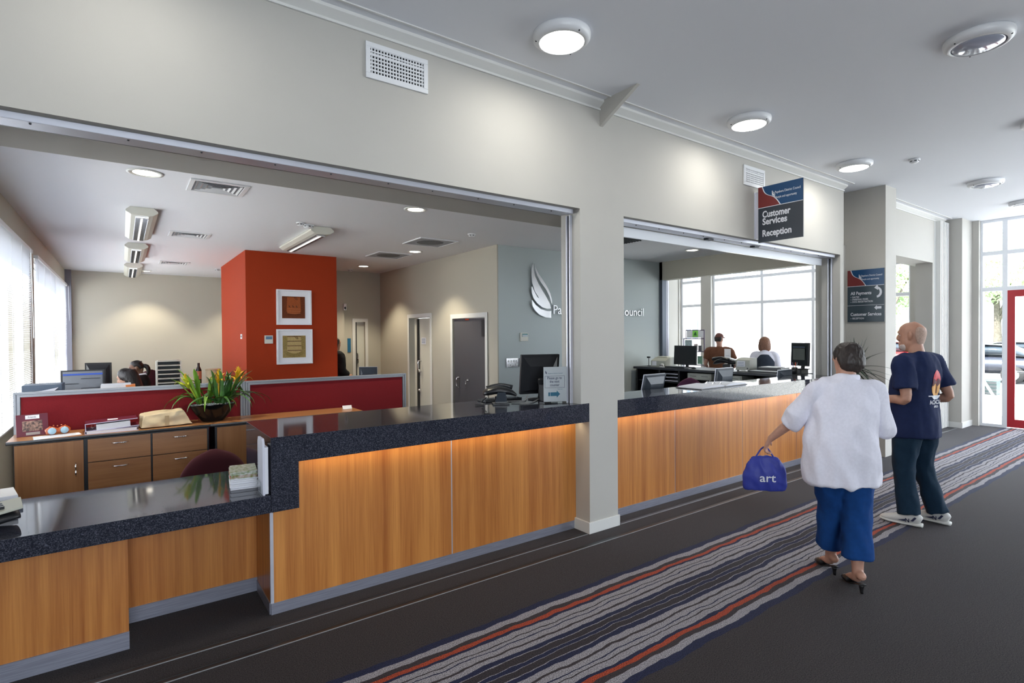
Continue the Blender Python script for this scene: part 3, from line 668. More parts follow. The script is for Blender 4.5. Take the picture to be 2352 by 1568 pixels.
for k in range(9):
    a = math.radians(-85+k*155/8); arc2.append((.80+.085*math.cos(a), .440-.070*math.sin(a)))
ar = [(.85, .350)]+arc+arc2+[(.85, .385), (.84, .405), (.74, .360), (.82, .310)]
sign(8.40, 3.466, 3.009, 2.578, 1.848, .31, 'directional sign on the lobby column listing All Payments and Customer Services', [
    ('Papakura District Council', .39, .95, .135, .036, .004), ('lifestyle and opportunity', .39, .87, .20, .032, .004),
    ('All Payments', .09, .665, .475, .062, .02), ('RATES', .145, .33, .535, .034, .012), ('PARKING FINES', .145, .575, .58, .034, .012), ('DOG REGISTRATION', .145, .70, .625, .034, .012),
    ('-', .09, .115, .535, .04, .02), ('-', .09, .115, .58, .04, .02), ('-', .09, .115, .625, .04, .02), ('-', .09, .115, .945, .04, .02),
    ('Customer Services', .09, .93, .88, .062, .02), ('RECEPTION', .145, .46, .945, .034, .012)], [.68], slate_s,
    [ar, [(.74, .735), (.81, .69), (.81, .712), (.93, .712), (.93, .755), (.81, .755), (.81, .778)]])
# metal flame and council name on the blue wall
lg = thing('wall_logo', 'polished metal three bladed flame emblem on the blue wall', 'logo', (5.56, 6.9, 1.98))
flame_parts(lg, frame_m((5.356, 6.895, 1.979), (1, 0, 0), (0, 0, 1)), .88, mat('bright_satin_steel', (.86, .87, .90), .22, .75), .018, True)
for (a, b) in ((5.5, 2.4), (5.62, 2.2)): part('standoff', MB().box(a, a+.02, 6.895, 6.93, b, b+.02), steel, lg)
ln = thing('wall_lettering', 'raised metal letters Papakura District Council on the blue wall', 'lettering', (6.95, 6.9, 2.03))
for w_, a, b in (('Papakura', 5.835, 6.585), ('District', 6.66, 7.25), ('Council', 7.40, 8.075)):
    part('word', text_mb(w_, size=.215, width=b-a, ext=.012, bold=-.004).xf(frame_m((a, 6.915, 2.045), (1, 0, 0), (0, 0, 1))), MATS['bright_satin_steel'], ln)

for x, y in ((.05, 2.74), (-2.3, 2.74)): round_lamp(x, y, 1, 'lit round lamp of the wall row '+('just left of the picture' if x > 0 else 'further back along the lobby'))
for x, y in ((10.6, 5.6), (10.6, 8.0)): round_lamp(x, y, 1, 'added unseen round lamp brightening the room beyond the far counter, '+('nearer' if y < 6 else 'further')+' one')  # unseen lamps added to brighten the far room and its window frames
# bird-free exterior: paving, kerb, facing building, trees, cars, handrail
pave = mat('pale_concrete', (.55, .55, .53), .9, var=.15, vscale=1.5); asph = mat('asphalt', (.20, .20, .21), .95, var=.2, vscale=3)
lawn = mat('mown_grass', (.16, .30, .07), .95, var=.4, vscale=4)
struct('ground_paving', MB().box(12.9, 22, -25, 40, -.25, -.12), pave)
struct('ground_steps', MB().box(12.78, 14.4, -3.0, 4.5, -.12, -.01), pave)
struct('ground_car_park', MB().box(22, 60, -40, 60, -.25, -.20), asph)
struct('ground_verge', MB().box(36, 38.5, -30, 11.5, -.20, -.10), lawn)
struct('ground_left', MB().box(-30, -1.3, 3.8, 40, -.3, -.2), pave)
# building across the car park
bld = thing('office_building', 'white building across the car park, seen through the far counter glazing', 'building', (34, 26, -.2))
bwall = mat('white_render', (.75, .75, .74), .9); bwin = mat('far_window_glass', (.10, .13, .17), .15)
part('wall', MB().box(30, 40, 14.5, 42, -.2, 9), bwall, bld)
part('roof', MB().box(29.6, 40.4, 14.2, 42.4, 9, 9.25), mat('grey_roof_metal', (.4, .42, .45), .5), bld)
for (y0, y1, z0, z1) in ((21.2, 22.0, 3.9, 6.2), (21.2, 22.0, 1.4, 2.6), (17.9, 19.6, 4.9, 7.0), (16.9, 17.2, 4.8, 6.0), (15.0, 15.8, 4.6, 5.6), (24.5, 26.5, 3.9, 6.2), (28.5, 30.5, 3.9, 6.2)):
    f = part('window', MB().box(29.93, 30.0, y0, y1, z0, z1), bwin, bld)
    part('mullion', MB().box(29.90, 29.95, (y0+y1)/2-.04, (y0+y1)/2+.04, z0, z1), white_gl, f)
for z in (3.6, 6.6): part('string_course', MB().box(29.92, 30, 14.5, 42, z, z+.12), bwall, bld)
leafm = translucent('pale_green_foliage', (.52, .64, .40), .3); bark = mat('grey_bark', (.14, .12, .10), .9, var=.4, vscale=12, bump=.5, bscale=30)
def tree(x, y, h, r, label, seed):
    rd = random.Random(seed); t = thing('tree', label, 'tree', (x, y, -.2), group='trees beyond the car park')
    part('trunk', MB().loft([(0, 0, 0), (.05, .05, h*.3), (-.05, .1, h*.6)], [.22, .16, .09], None, 10, 3), bark, t, False, True)
    br = MB()
    for k in range(7):
        a = rd.uniform(0, 2*PI); br.loft([(0, .05, h*rd.uniform(.25, .5)), (math.cos(a)*r*.4, math.sin(a)*r*.4, h*.6), (math.cos(a)*r*.75, math.sin(a)*r*.75, h*rd.uniform(.6, .85))], [.07, .05, .02], None, 6, 2)
    part('branches', br, bark, t, False, True, kind='stuff')
    lf = MB(); n = 7000
    blobs = [(Vector((rd.gauss(0, r*.42), rd.gauss(0, r*.42), h*.62+rd.gauss(0, h*.15))), r*rd.uniform(.28, .5)) for _ in range(16)]
    for _ in range(n):
        c, q = rd.choice(blobs); d = Vector((rd.gauss(0, 1), rd.gauss(0, 1), rd.gauss(0, 1))).normalized(); p = c+d*q*rd.uniform(.6, 1)
        u = Vector((rd.gauss(0, 1), rd.gauss(0, 1), rd.gauss(0, 1))).normalized()*.085; w = u.cross(d).normalized()*.055
        lf.add([p-u, p+w, p+u, p-w], [(0, 1, 2, 3)])
    part('foliage', lf, leafm, t, False, kind='stuff')
tree(39.5, 8.6, 8.5, 2.2, 'broad tree seen between the entrance column and the white mullion', 1)
tree(45, 4.6, 9.5, 2.4, 'taller tree seen through the red door glass', 2)
tree(33, 11.6, 7.0, 1.5, 'tree seen at the right edge of the far counter glazing', 3)
tree(44, -2.0, 9, 2.4, 'tree standing right of the others beyond the entrance doors', 4)
tree(50, 12.5, 10, 3.0, 'tall tree behind the nearer ones, left of the entrance view', 5)
carpaint = {k: mat('car_paint_'+k, c, .25, coat=.6) for k, c in (('silver', (.40, .42, .46)), ('dark', (.03, .035, .05)), ('red', (.35, .03, .03)))}
tyre = mat('tyre_rubber', (.02, .02, .02), .85); carglass = mat('car_glass', (.02, .03, .04), .06); tail = mat('tail_lamp_red', (.5, .02, .02), .3)
def car(x, y, rz, c, label):
    t = thing('car', label, 'car', (x, y, -.2), rz, 'cars parked outside the entrance')
    part('body', MB().loft([(-2.1, 0, .55), (-2.0, 0, .6), (-1.2, 0, .66), (0, 0, .66), (1.3, 0, .64), (2.0, 0, .56), (2.15, 0, .5)], [(.5, .18), (.82, .30), (.87, .36), (.88, .36), (.87, .33), (.80, .26), (.5, .15)], (0, 1, 0), 20, 3), carpaint[c], t, False, True)
    part('cabin', MB().loft([(-1.75, 0, .95), (-1.1, 0, 1.15), (0, 0, 1.18), (.6, 0, 1.12), (1.2, 0, .92)], [(.55, .04), (.66, .24), (.68, .27), (.66, .24), (.5, .03)], (0, 1, 0), 20, 3), carglass, t, False, True)
    part('roof', MB().loft([(-1.2, 0, 1.36), (-.6, 0, 1.41), (0, 0, 1.42), (.5, 0, 1.37)], [(.50, .015), (.60, .03), (.60, .03), (.50, .015)], (0, 1, 0), 16, 3), carpaint[c], t, False, True)
    for sx in (-1.3, 1.35):
        for sy in (-.82, .82):
            w = part('wheel', MB().lathe([(0, -.1), (.31, -.1), (.33, -.05), (.33, .05), (.31, .1), (0, .1)], (sx, sy, .33), 20, axis='Y'), tyre, t, False, True)
            part('hub', MB().lathe([(0, -.108), (.19, -.106), (.2, .106), (0, .108)], (sx, sy, .33), 14, axis='Y'), alu2, w, False)
    for sy in (-.62, .62): part('lamp', MB().ball((-2.03, sy, .72), (.07, .14, .07)), tail, t, False, True)
    part('bumper', MB().loft([(-2.12, -.7, .42), (-2.16, 0, .42), (-2.12, .7, .42)], [.07, .08, .07], None, 8, 3), carpaint[c], t, False, True)
car(27.0, 6.6, PI/2, 'dark', 'dark car parked in the distance, glimpsed left of the white mullion')
car(33.5, 6.9, PI/2+.1, 'silver', 'silver car parked behind the dark one, outside the entrance')
car(30.5, 1.9, PI/2, 'silver', 'silver car seen through the red framed door')
car(31.0, 10.6, PI/2, 'red', 'red car glimpsed past the standing man')
hr = thing('handrail', 'white sloping handrail outside the entrance glazing', 'handrail', (13.9, 3.25, -.01))
wm = mat('white_rail_paint', (.78, .78, .8), .4)
part('post', MB().tube([(13.6, 3.27, -.01), (13.6, 3.27, .93)], .022), wm, hr, smooth=True); part('post', MB().tube([(14.25, 3.20, -.05), (14.25, 3.20, .42)], .022), wm, hr, smooth=True)
part('rail', MB().tube([(13.6, 3.27, .93), (14.45, 3.18, .32)], .024), wm, hr, smooth=True)
pb = thing('planter_box', 'dark slatted box on the paving outside the entrance glazing', 'planter', (20.5, 4.7, -.12))
part('box', MB().box(20.3, 20.7, 4.45, 4.95, -.12, .28), mat('dark_green_plastic', (.03, .06, .06), .5), pb)
for k in range(4): part('slat', MB().box(20.28, 20.30, 4.45, 4.95, -.10+k*.1, -.04+k*.1), dark_metal, pb)

# ------------------------------------------------------------------ small wall fittings
th = thing('thermostat', 'cream thermostat with small screen on the blue wall', 'thermostat', (5.22, 6.93, 1.60))
part('case', MB().box(5.145, 5.30, 6.905, 6.93, 1.60, 1.735), cream_m, th, bev=.004); part('display', MB().box(5.18, 5.285, 6.900, 6.905, 1.67, 1.72), mat('lcd_teal', (.10, .25, .27), .2), th); part('display_strip', MB().box(5.183, 5.282, 6.898, 6.900, 1.675, 1.695), paper_m, th)
sw = thing('switch_plate', 'chrome plate with eight round switches on the blue wall', 'light switch', (4.99, 6.93, 1.19))
part('plate', MB().box(4.875, 5.105, 6.915, 6.93, 1.19, 1.335), steel, sw, bev=.002)
for i in range(4):
    for j in range(2): part('button', MB().lathe([(0, 0), (.014, 0), (.014, -.006), (0, -.008)], (4.915+i*.052, 6.915, 1.228+j*.062), 12, axis='Y'), white_m, sw)
tb = thing('card_reader', 'small white wall box beside the chrome switch plate', 'wall box', (5.175, 6.93, 1.195))
part('case', MB().box(5.135, 5.225, 6.90, 6.93, 1.195, 1.33), white_m, tb, bev=.003); part('slot', MB().box(5.145, 5.215, 6.896, 6.90, 1.26, 1.268), MATS['display_strip'] if 'display_strip' in MATS else paper_m, tb)
th2 = thing('thermostat', 'cream thermostat with blue screen on the red wall', 'thermostat', (1.966, 9.6, 1.585))
part('case', MB().box(1.902, 2.030, 9.575, 9.6, 1.585, 1.72), cream_m, th2, bev=.004); part('display', MB().box(1.92, 2.015, 9.570, 9.575, 1.655, 1.705), mat('lcd_blue', (.13, .22, .33), .2), th2)
s3 = thing('light_switch', 'tiny white switch on the left side of the red wall', 'light switch', (1.63, 9.98, 1.68))
part('plate', MB().box(1.62, 1.63, 9.94, 10.06, 1.665, 1.745), white_m, s3); part('rocker', MB().box(1.614, 1.62, 9.97, 10.0, 1.69, 1.72), dark_metal, s3)
sb = thing('sign', 'narrow blue sign beside the corridor door', 'sign', (4.0, 11.59, 1.35)); part('plate', MB().box(3.965, 4.035, 11.585, 11.6, 1.352, 1.652), mat('sign_cyan_blue', (.01, .12, .25), .4), sb)
cs = thing('alarm_sensor', 'small white motion sensor above the dark figure, on the corridor wall', 'sensor', (3.88, 11.47, 2.3)); part('case', MB().box(3.84, 3.90, 11.44, 11.48, 2.25, 2.39), white_m, cs, bev=.004); part('lens', MB().ball((3.87, 11.44, 2.30), (.02, .01, .03)), dark_metal, cs, smooth=True)
def art(x0, x1, z0, z1, which):
    t = thing('framed_artwork', ('white box frame holding an orange woven apron, upper of the two' if which else 'white box frame holding a straw coloured fringed apron, lower of the two'), 'artwork', ((x0+x1)/2, 9.6, z0), group='framed woven aprons on the red wall')
    f = .025; Y = 9.6
    part('frame', MB().box(x0, x1, Y-.045, Y, z0, z0+f).box(x0, x1, Y-.045, Y, z1-f, z1).box(x0, x0+f, Y-.045, Y, z0+f, z1-f).box(x1-f, x1, Y-.045, Y, z0+f, z1-f), white_gl, t, bev=.002)
    part('mount', MB().box(x0+f, x1-f, Y-.008, Y-.001, z0+f, z1-f), paper_m, t)
    cx = (x0+x1)/2-.005; cz = (z0+z1)/2; h = .185
    if which: c1, c2, c3 = (.36, .085, .018), (.20, .045, .010), (.45, .14, .05)
    else: c1, c2, c3 = (.50, .36, .13), (.33, .24, .07), (.55, .40, .17)
    k = 'orange' if which else 'straw'
    part('backing', MB().box(cx-h, cx+h, Y-.012, Y-.008, cz-h, cz+h), mat(k+'_cloth', c2 if which else c1, .9, var=.5, vscale=90), t)
    o = []
    for i in range(13):
        a = PI+PI*i/12; o.append((cx+.118*math.cos(a), cz-.06+.055*math.sin(a)))
    pan = [(cx-.105, cz+h*.93)]+[(x, z) for x, z in o]+[(cx+.105, cz+h*.93)]
    part('apron', MB().prism([(x, Y-.018, z) for x, z in pan], (0, .006, 0)), mat(k+'_weave', c1 if which else c3, .9, var=.3, vscale=140), t)
    fr = MB()
    for i in range(34):
        a = PI*.93+PI*1.14*i/33; x0_, z0_ = cx+.120*math.cos(a), cz-.055+.06*math.sin(a); x1_, z1_ = cx+.175*math.cos(a), cz-.055+.125*math.sin(a)
        fr.box(0, 1, 0, 1, 0, 1) if False else fr.prism([(x0_-.003, Y-.016, z0_), (x0_+.003, Y-.016, z0_), (x1_+.006, Y-.016, z1_), (x1_-.004, Y-.016, z1_)], (0, .003, 0))
    for sx in (-1, 1):
        for i in range(12): fr.prism([(cx+sx*.118, Y-.016, cz-.03+i*.018), (cx+sx*.118, Y-.016, cz-.02+i*.018), (cx+sx*.182, Y-.016, cz-.034+i*.018), (cx+sx*.182, Y-.016, cz-.042+i*.018)], (0, .003, 0))
    part('fringe', fr, mat(k+'_fringe', c2, .9, var=.4, vscale=60), t, kind='stuff')
    dk = mat(k+'_dark_thread', (.10, .03, .012), .9)
    if which:
        for i in range(3): part('motif', MB().prism([(cx-.085+i*.058, Y-.020, cz+.045), (cx-.05+i*.058, Y-.020, cz+.0), (cx-.075+i*.058, Y-.020, cz+.0)], (0, .002, 0)), dk, t)
        for j in range(3): part('stitch_row', MB().box(cx-.11, cx+.11, Y-.020, Y-.018, cz-.03-j*.035, cz-.025-j*.035), MATS['orange_weave2'], t)
    else:
        for j in range(4): part('band', MB().box(cx-.112, cx+.112, Y-.020, Y-.018, cz+.165-j*.078, cz+.175-j*.078), dk, t)
    part('cord', MB().tube([(cx+.0, Y-.022, cz+.18), (cx+.04, Y-.022, cz+.13), (cx+.06, Y-.022, cz+.14), (cx+.03, Y-.022, cz+.17)], .003, 6, 3), dk, t)
mat('orange_weave2', (.50, .17, .06), .9)
art(2.088, 2.652, 1.896, 2.486, 1); art(2.084, 2.662, 1.236, 1.822, 0)

# ------------------------------------------------------------------ office furniture near the partition
def handle(p, x, y, z, vert=False):
    if vert: part('handle', MB().loft([(x, y, z-.055), (x, y-.03, z-.03), (x, y-.024, z), (x, y-.03, z+.03), (x, y, z+.055)], [.004, .006, .004, .006, .004], None, 8, 3), steel, p, smooth=True)
    else: part('handle', MB().loft([(x-.055, y, z), (x-.03, y-.028, z), (x, y-.02, z), (x+.03, y-.028, z), (x+.055, y, z)], [.004, .006, .004, .006, .004], None, 8, 3), steel, p, smooth=True)
rail_m = mat('partition_aluminium', (.27, .29, .33), .4, .3)
def unit(x0, x1, cols, label):
    t = thing('credenza', label, 'cabinet', ((x0+x1)/2, 5.8, 0), group='timber credenzas along the red partition')
    part('carcass', MB().box(x0+.012, x1-.008, 5.632, 6.02, .05, .882), edge_m, t)
    part('top', MB().box(x0-.029, x1+.004, 5.622, 6.022, .883, .903), wood_t, t)
    part('top_edge', MB().loft([(x0-.029, 5.617, .891), (x1+.004, 5.617, .891)], [.0128, .0128], (0, 0, 1), 12, 1), edge_m, t, smooth=True)
    part('plinth', MB().box(x0+.03, x1-.03, 5.66, 6.0, 0, .05), black_p, t)
    for a, b, kind in cols:
        if kind == 'door':
            d = part('door', MB().box(a, b, 5.607, 5.630, .06, .870), wood_c, t, bev=.0015); handle(d, b-.05, 5.607, .637, True)
        else:
            for z0, z1 in ((.683, .870), (.374, .677), (.06, .368)):
                d = part('drawer', MB().box(a, b, 5.607, 5.630, z0, z1), wood_h, t, bev=.0015); handle(d, (a+b)/2, 5.607, z1-.046)
unit(-.701, .643, [(-.682, -.264, 'door'), (-.237, .191, 'drawers'), (.205, .618, 'drawers')], 'long timber credenza with a door beside two banks of drawers, behind the low counter')
unit(.672, 2.075, [(.70, 1.08, 'door'), (1.10, 1.56, 'drawers'), (1.58, 2.04, 'drawers')], 'second timber credenza, mostly hidden behind the tall stone counter')
def partition(x0, x1, label):
    t = thing('desk_partition', label, 'partition', ((x0+x1)/2, 6.06, 0), group='red fabric desk partitions')
    y0, y1, zt = 6.038, 6.082, 1.248
    part('fabric_panel', MB().box(x0+.046, x1-.046, y0+.007, y1-.007, .08, zt-.038), fabric_r, t)
    part('top_rail', MB().box(x0+.04, x1-.04, y0-.004, y1+.004, zt-.034, zt-.021).box(x0+.04, x1-.04, y0+.004, y1-.004, zt-.040, zt-.034).box(x0+.04, x1-.04, y0+.004, y1-.004, zt-.021, zt-.014).box(x0, x1, y0-.006, y1+.006, zt-.014, zt), rail_m, t)
    for a in (x0, x1-.042): part('post', MB().box(a, a+.016, y0-.004, y1+.004, 0, zt-.015).box(a+.016, a+.024, y0+.006, y1-.006, 0, zt-.015).box(a+.024, a+.042, y0-.004, y1+.004, 0, zt-.015), rail_m, t)
partition(-.735, 1.008, 'red fabric partition with aluminium rails behind the plant and parcel'); partition(1.012, 2.772, 'red fabric partition running right from the plant to the door wall')
# picture stand, glass ornament, notes, folders, parcel, card
pf = thing('photo_frame', 'dark maroon photo frame holding a group photo, on the credenza end', 'photo frame', (-.598, 5.86, .904), .22); pf.scale = (.83,)*3
Mf = Matrix.Rotation(-.20, 4, 'X')
part('frame', MB().box(-.12, .12, 0, .012, 0, .215).xf(Mf), plum, pf, False, bev=.002)
part('photo', MB().box(-.075, .075, -.003, 0, .05, .15).xf(Mf), mat('group_photo', (.40, .25, .20), .4, var=.85, vscale=60, col2=(.04, .03, .035)), pf, False)
part('label_card', MB().box(-.05, .055, -.003, 0, .168, .205).xf(Mf), paper_m, pf, False)
part('lettering', text_mb('Friends', width=.06, size=.024, ext=.0006).xf(Mf @ frame_m((-.03, -.0035, .178), (1, 0, 0), (0, 0, 1))), mat('dark_ink', (.02, .03, .10), .6), pf, False)
part('name_strip', MB().box(-.05, .055, -.003, 0, .012, .038).xf(Mf), mat('grey_card', (.35, .33, .33), .5), pf, False)
part('leg', MB().box(-.02, .02, .01, .10, 0, .006).box(-.02, .02, .05, .056, 0, .16), plum, pf, False)
gb = thing('glass_ornament', 'orange glass ornament shaped like goggles with pale blue discs', 'ornament', (-.44, 5.83, .904), .25); gb.scale = (.83,)*3
og = mat('orange_glass', (.45, .09, .02), .12, coat=1); pbm = mat('pale_blue_glass', (.35, .55, .70), .15)
part('body', MB().loft([(-.095, 0, .035), (-.05, -.005, .045), (0, 0, .04), (.05, -.005, .045), (.095, 0, .035)], [(.02, .025), (.035, .042), (.025, .025), (.035, .042), (.02, .025)], (0, 1, 0), 14, 3), og, gb, False, True)
for x in (-.048, .048): part('disc', MB().lathe([(0, -.045), (.030, -.043), (.034, -.030)], (x, 0, .042), 20, axis='Y'), pbm, gb, False, True)
for k in range(5): part('bead', MB().ball((-.06+k*.03, .0, .085+.006*(k % 2)), .007, 8, 6), og, gb, False, True)
ls = thing('printed_sheet', 'printed white sheet lying at the front of the credenza', 'paper', (-.44, 5.71, .9035))
part('sheet', MB().prism([(-.593, 5.80, .904), (-.569, 5.615, .904), (-.278, 5.70, .904), (-.303, 5.835, .904)], (0, 0, .001)), paper_m, ls)
lm = MB()
for k in range(6): lm.prism([(-.57-k*.004, 5.645+k*.023, .9052), (-.315-k*.002, 5.722+k*.016, .9052), (-.315-k*.002, 5.726+k*.016, .9052), (-.57-k*.004, 5.649+k*.023, .9052)], (0, 0, .0002))
part('printed_lines', lm, MATS['grey_ink'], ls, kind='stuff')
fo = thing('folder_stack', 'stack of plum edged ring folders full of white paper', 'folders', (-.083, 5.77, .904), .04); fo.scale = (.83,)*3
mp_ = mat('violet_white_edge', (.62, .60, .78), .5)
part('folder', MB().box(-.215, .225, -.13, .15, 0, .004).box(-.215, .225, -.13, .15, .030, .034).box(-.215, -.211, -.13, .15, 0, .034), mp_, fo, False)
part('pages', MB().box(-.20, .21, -.127, .14, .004, .028), paper_m, fo, False)
Mt = Matrix.Rotation(-.05, 4, 'Y')
part('folder', MB().box(-.20, .235, -.12, .155, .035, .039).box(-.20, .225, -.12, .155, .108, .113).box(-.205, -.20, -.12, .155, .036, .113).xf(Mt), plum, fo, False)
part('folder_edge', MB().box(-.205, .235, -.123, -.12, .034, .040).box(-.205, .225, -.123, -.12, .107, .114).box(-.208, -.202, -.123, -.12, .036, .113).xf(Mt), mp_, fo, False)
part('pages', MB().box(-.12, .16, -.115, .15, .039, .095).xf(Mt), paper_m, fo, False)
for a in (0, 1, 2): part('ring', MB().tube([(-.165, -.10, .045+a*.016), (-.15, -.105, .058+a*.016), (-.135, -.10, .062+a*.016)], .002, 6, 2), steel, fo, False)
part('note', MB().box(-.03, .10, -.02, .06, .113, .116), paper_m, fo, False)
pa = thing('wrapped_parcel', 'brown paper parcel with creased ends beside the bowl', 'parcel', (.307, 5.81, .912), .10); pa.scale = (.83,)*3
def crumple(mb, name, m, root, amp, sc, vox, bev=None, seed=0, sm=True):
    me = mb.mesh('tmp'); o = bpy.data.objects.new('tmp', me); COL.objects.link(o)
    r = o.modifiers.new('r', 'REMESH'); r.mode = 'VOXEL'; r.voxel_size = vox
    s_ = o.modifiers.new('s', 'SMOOTH'); s_.iterations = 2; s_.factor = .5
    dg = bpy.context.evaluated_depsgraph_get(); ne = bpy.data.meshes.new_from_object(o.evaluated_get(dg)); bpy.data.objects.remove(o)
    ns = [v.normal.copy() for v in ne.vertices]
    for v, n in zip(ne.vertices, ns):
        v.co += n*(noise.noise(Vector((v.co.x*sc[0], v.co.y*sc[1], v.co.z*sc[2]+seed)))*amp)
    ne.polygons.foreach_set('use_smooth', [sm]*len(ne.polygons)); ne.name = name
    ne.update(); return link(name, ne, m, root)
crumple(MB().prism([(-.235, -.13, 0), (.24, -.13, 0), (.165, -.10, .155), (-.205, -.10, .125)], (0, .26, 0)), 'wrapping', brown_pap, pa, .014, (9, 9, 14), .008)
part('tape', MB().box(-.02, .02, -.135, -.128, .01, .11), mat('parcel_tape', (.50, .38, .22), .3), pa, False)
pcard = thing('card_holder', 'small white card standing on the far credenza end', 'card', (1.99, 5.85, .904)); part('card', MB().prism([(1.94, 5.84, .904), (2.04, 5.84, .904), (2.04, 5.86, .942), (1.94, 5.86, .942)], (0, .003, 0)), paper_m, pcard); part('foot', MB().box(1.94, 2.04, 5.84, 5.88, .904, .907), paper_m, pcard)
# planted bowl
bw = thing('planted_bowl', 'black oval bowl of yellow flowering bromeliads on white pebbles', 'plant', (.693, 5.825, .904)); bw.scale = (.83,)*3
part('bowl', MB().lathe([(0, 0), (.10, 0), (.115, .01), (.175, .09), (.232, .185), (.240, .196), (.232, .200), (.222, .190), (.16, .12), (0, .12)], n=48, sx=1.0, sy=.52), glassy_bk, bw, False, True)
pe = MB(); rd = random.Random(3)
for _ in range(520):
    a = rd.uniform(0, 2*PI); q = math.sqrt(rd.random())*.215
    c = (q*math.cos(a), q*math.sin(a)*.50, .188+rd.uniform(-.004, .01)+.010*(1-q/.215)); r_ = rd.uniform(.005, .009); pe.ball(c, (r_, r_*.8, r_*.6), 6, 4)
part('pebbles', pe, mat('white_pebbles', (.55, .58, .56), .5, var=.4, vscale=60), bw, False, True, kind='stuff')
lg1 = mat('bromeliad_leaf', (.055, .17, .030), .35, var=.45, vscale=14, coat=.2); lg2 = mat('bromeliad_fresh_leaf', (.14, .30, .025), .35, var=.3, vscale=14); yel = mat('yellow_bract', (.80, .50, .02), .45, var=.25, vscale=20); pk = mat('yellow_green_bract', (.45, .50, .03), .45)
def brom(cx, cy, h, lean, fl, n, seed, leafmat, bract):
    rd = random.Random(seed)
    for k in range(n):
        a = 2*PI*k/n*1.618*1.0+rd.uniform(-.3, .3); L = rd.uniform(.26, .42); up = rd.uniform(.35, 1.0) if k % 3 else rd.uniform(.9, 1.3)
        dx, dy = math.cos(a), math.sin(a)*.75; b = V(cx+dx*.012, cy+dy*.012, .19)
        if up > .85: pts = [b, b+V(dx*.04+lean*.05, dy*.04, L*.45), b+V(dx*.09+lean*.1, dy*.09, L*.85), b+V(dx*.13+lean*.13, dy*.13, L*1.0)]
        else: pts = [b, b+V(dx*L*.30, dy*L*.30, L*.50*up), b+V(dx*L*.75, dy*L*.75, L*.62*up), b+V(dx*L*1.12, dy*L*1.12, L*(.30*up-.02)), b+V(dx*L*1.25, dy*L*1.25, L*(.30*up-.25))]
        for q in pts:
            if q.y > .235: q.y = .235
        w = rd.uniform(.018, .027)
        part('leaf', MB().leaf(pts, [w*.8, w, w*.8, w*.4, .001][:len(pts)-1]+[.001], fold=.35), leafmat if rd.random() < .75 else lg1, bw, False, True)
    if fl:
        x, y = cx+lean*.12, cy
        part('stalk', MB().loft([(cx, cy, .19), (cx+lean*.06, cy, .19+h*.5), (x, y, .19+h*.95)], [.008, .009, .012], None, 8, 3), bract, bw, False, True)
        for k in range(16):
            a = k*2.4; t_ = k/15; z = .19+h*(.62+.36*t_); L = .125*(1-t_*.55); o_ = 1-t_*.75; dx, dy = math.cos(a), math.sin(a)
            part('bract', MB().leaf([(x-lean*.02, y, z), (x+dx*L*.5*o_, y+dy*L*.5*o_, z+L*.45), (x+dx*L*o_, y+dy*L*o_, z+L*.50*(1+t_)), (x+dx*L*1.25*o_, y+dy*L*1.25*o_, z+L*(.25+t_*1.1))], [.015, .017, .010, .001], sub=3, fold=.4), bract if t_ < .92 else yel, bw, False, True)
brom(-.13, 0, .30, -1.1, True, 13, 11, lg2, pk); brom(.05, -.01, .34, .15, True, 14, 12, lg1, yel); brom(.15, .01, .36, 1.0, True, 13, 13, lg1, yel); brom(-.04, .03, .2, -.3, False, 9, 14, lg2, pk); brom(.10, -.04, .2, .6, False, 8, 15, lg1, yel)
# office chair at the low counter
def chair(x, y, rz, label, m, backz=.56, bh=.30, bw_=.24):
    t = thing('office_chair', label, 'chair', (x, y, 0), rz)
    bk = MB().loft([(0, .0, backz-bh*.05), (0, -.005, backz+bh*.25), (0, .0, backz+bh*.55), (0, .01, backz+bh*.85), (0, .02, backz+bh)], [(bw_*.7, .03), (bw_, .045), (bw_*.97, .045), (bw_*.62, .035), (bw_*.1, .01)], (1, 0, 0), 24, 4)
    part('backrest', bk, m, t, False, True)
    part('seat', MB().loft([(0, -.02, .47), (0, -.25, .48), (0, -.46, .465)], [(.20, .04), (.24, .05), (.20, .035)], (1, 0, 0), 20, 4), m, t, False, True)
    part('back_stem', MB().tube([(0, -.15, .42), (0, .06, .43), (0, .06, .62)], .018, 8, 3), black_p, t, False, True)
    part('column', MB().lathe([(.03, .1), (.03, .42)], (0, -.23, 0), 12), steel, t, False, True)
    for k in range(5):
        a = 2*PI*k/5; part('base_arm', MB().loft([(0, -.23, .12), (math.cos(a)*.28, -.23+math.sin(a)*.28, .075)], [.025, .015], None, 8, 1), black_p, t, False, True)
        part('castor', MB().ball((math.cos(a)*.28, -.23+math.sin(a)*.28, .03), .028, 10, 8), black_p, t, False, True)
    return t
chair(.60, 5.02, .10, 'maroon office chair behind the low counter', maroon, .38, .40, .25)
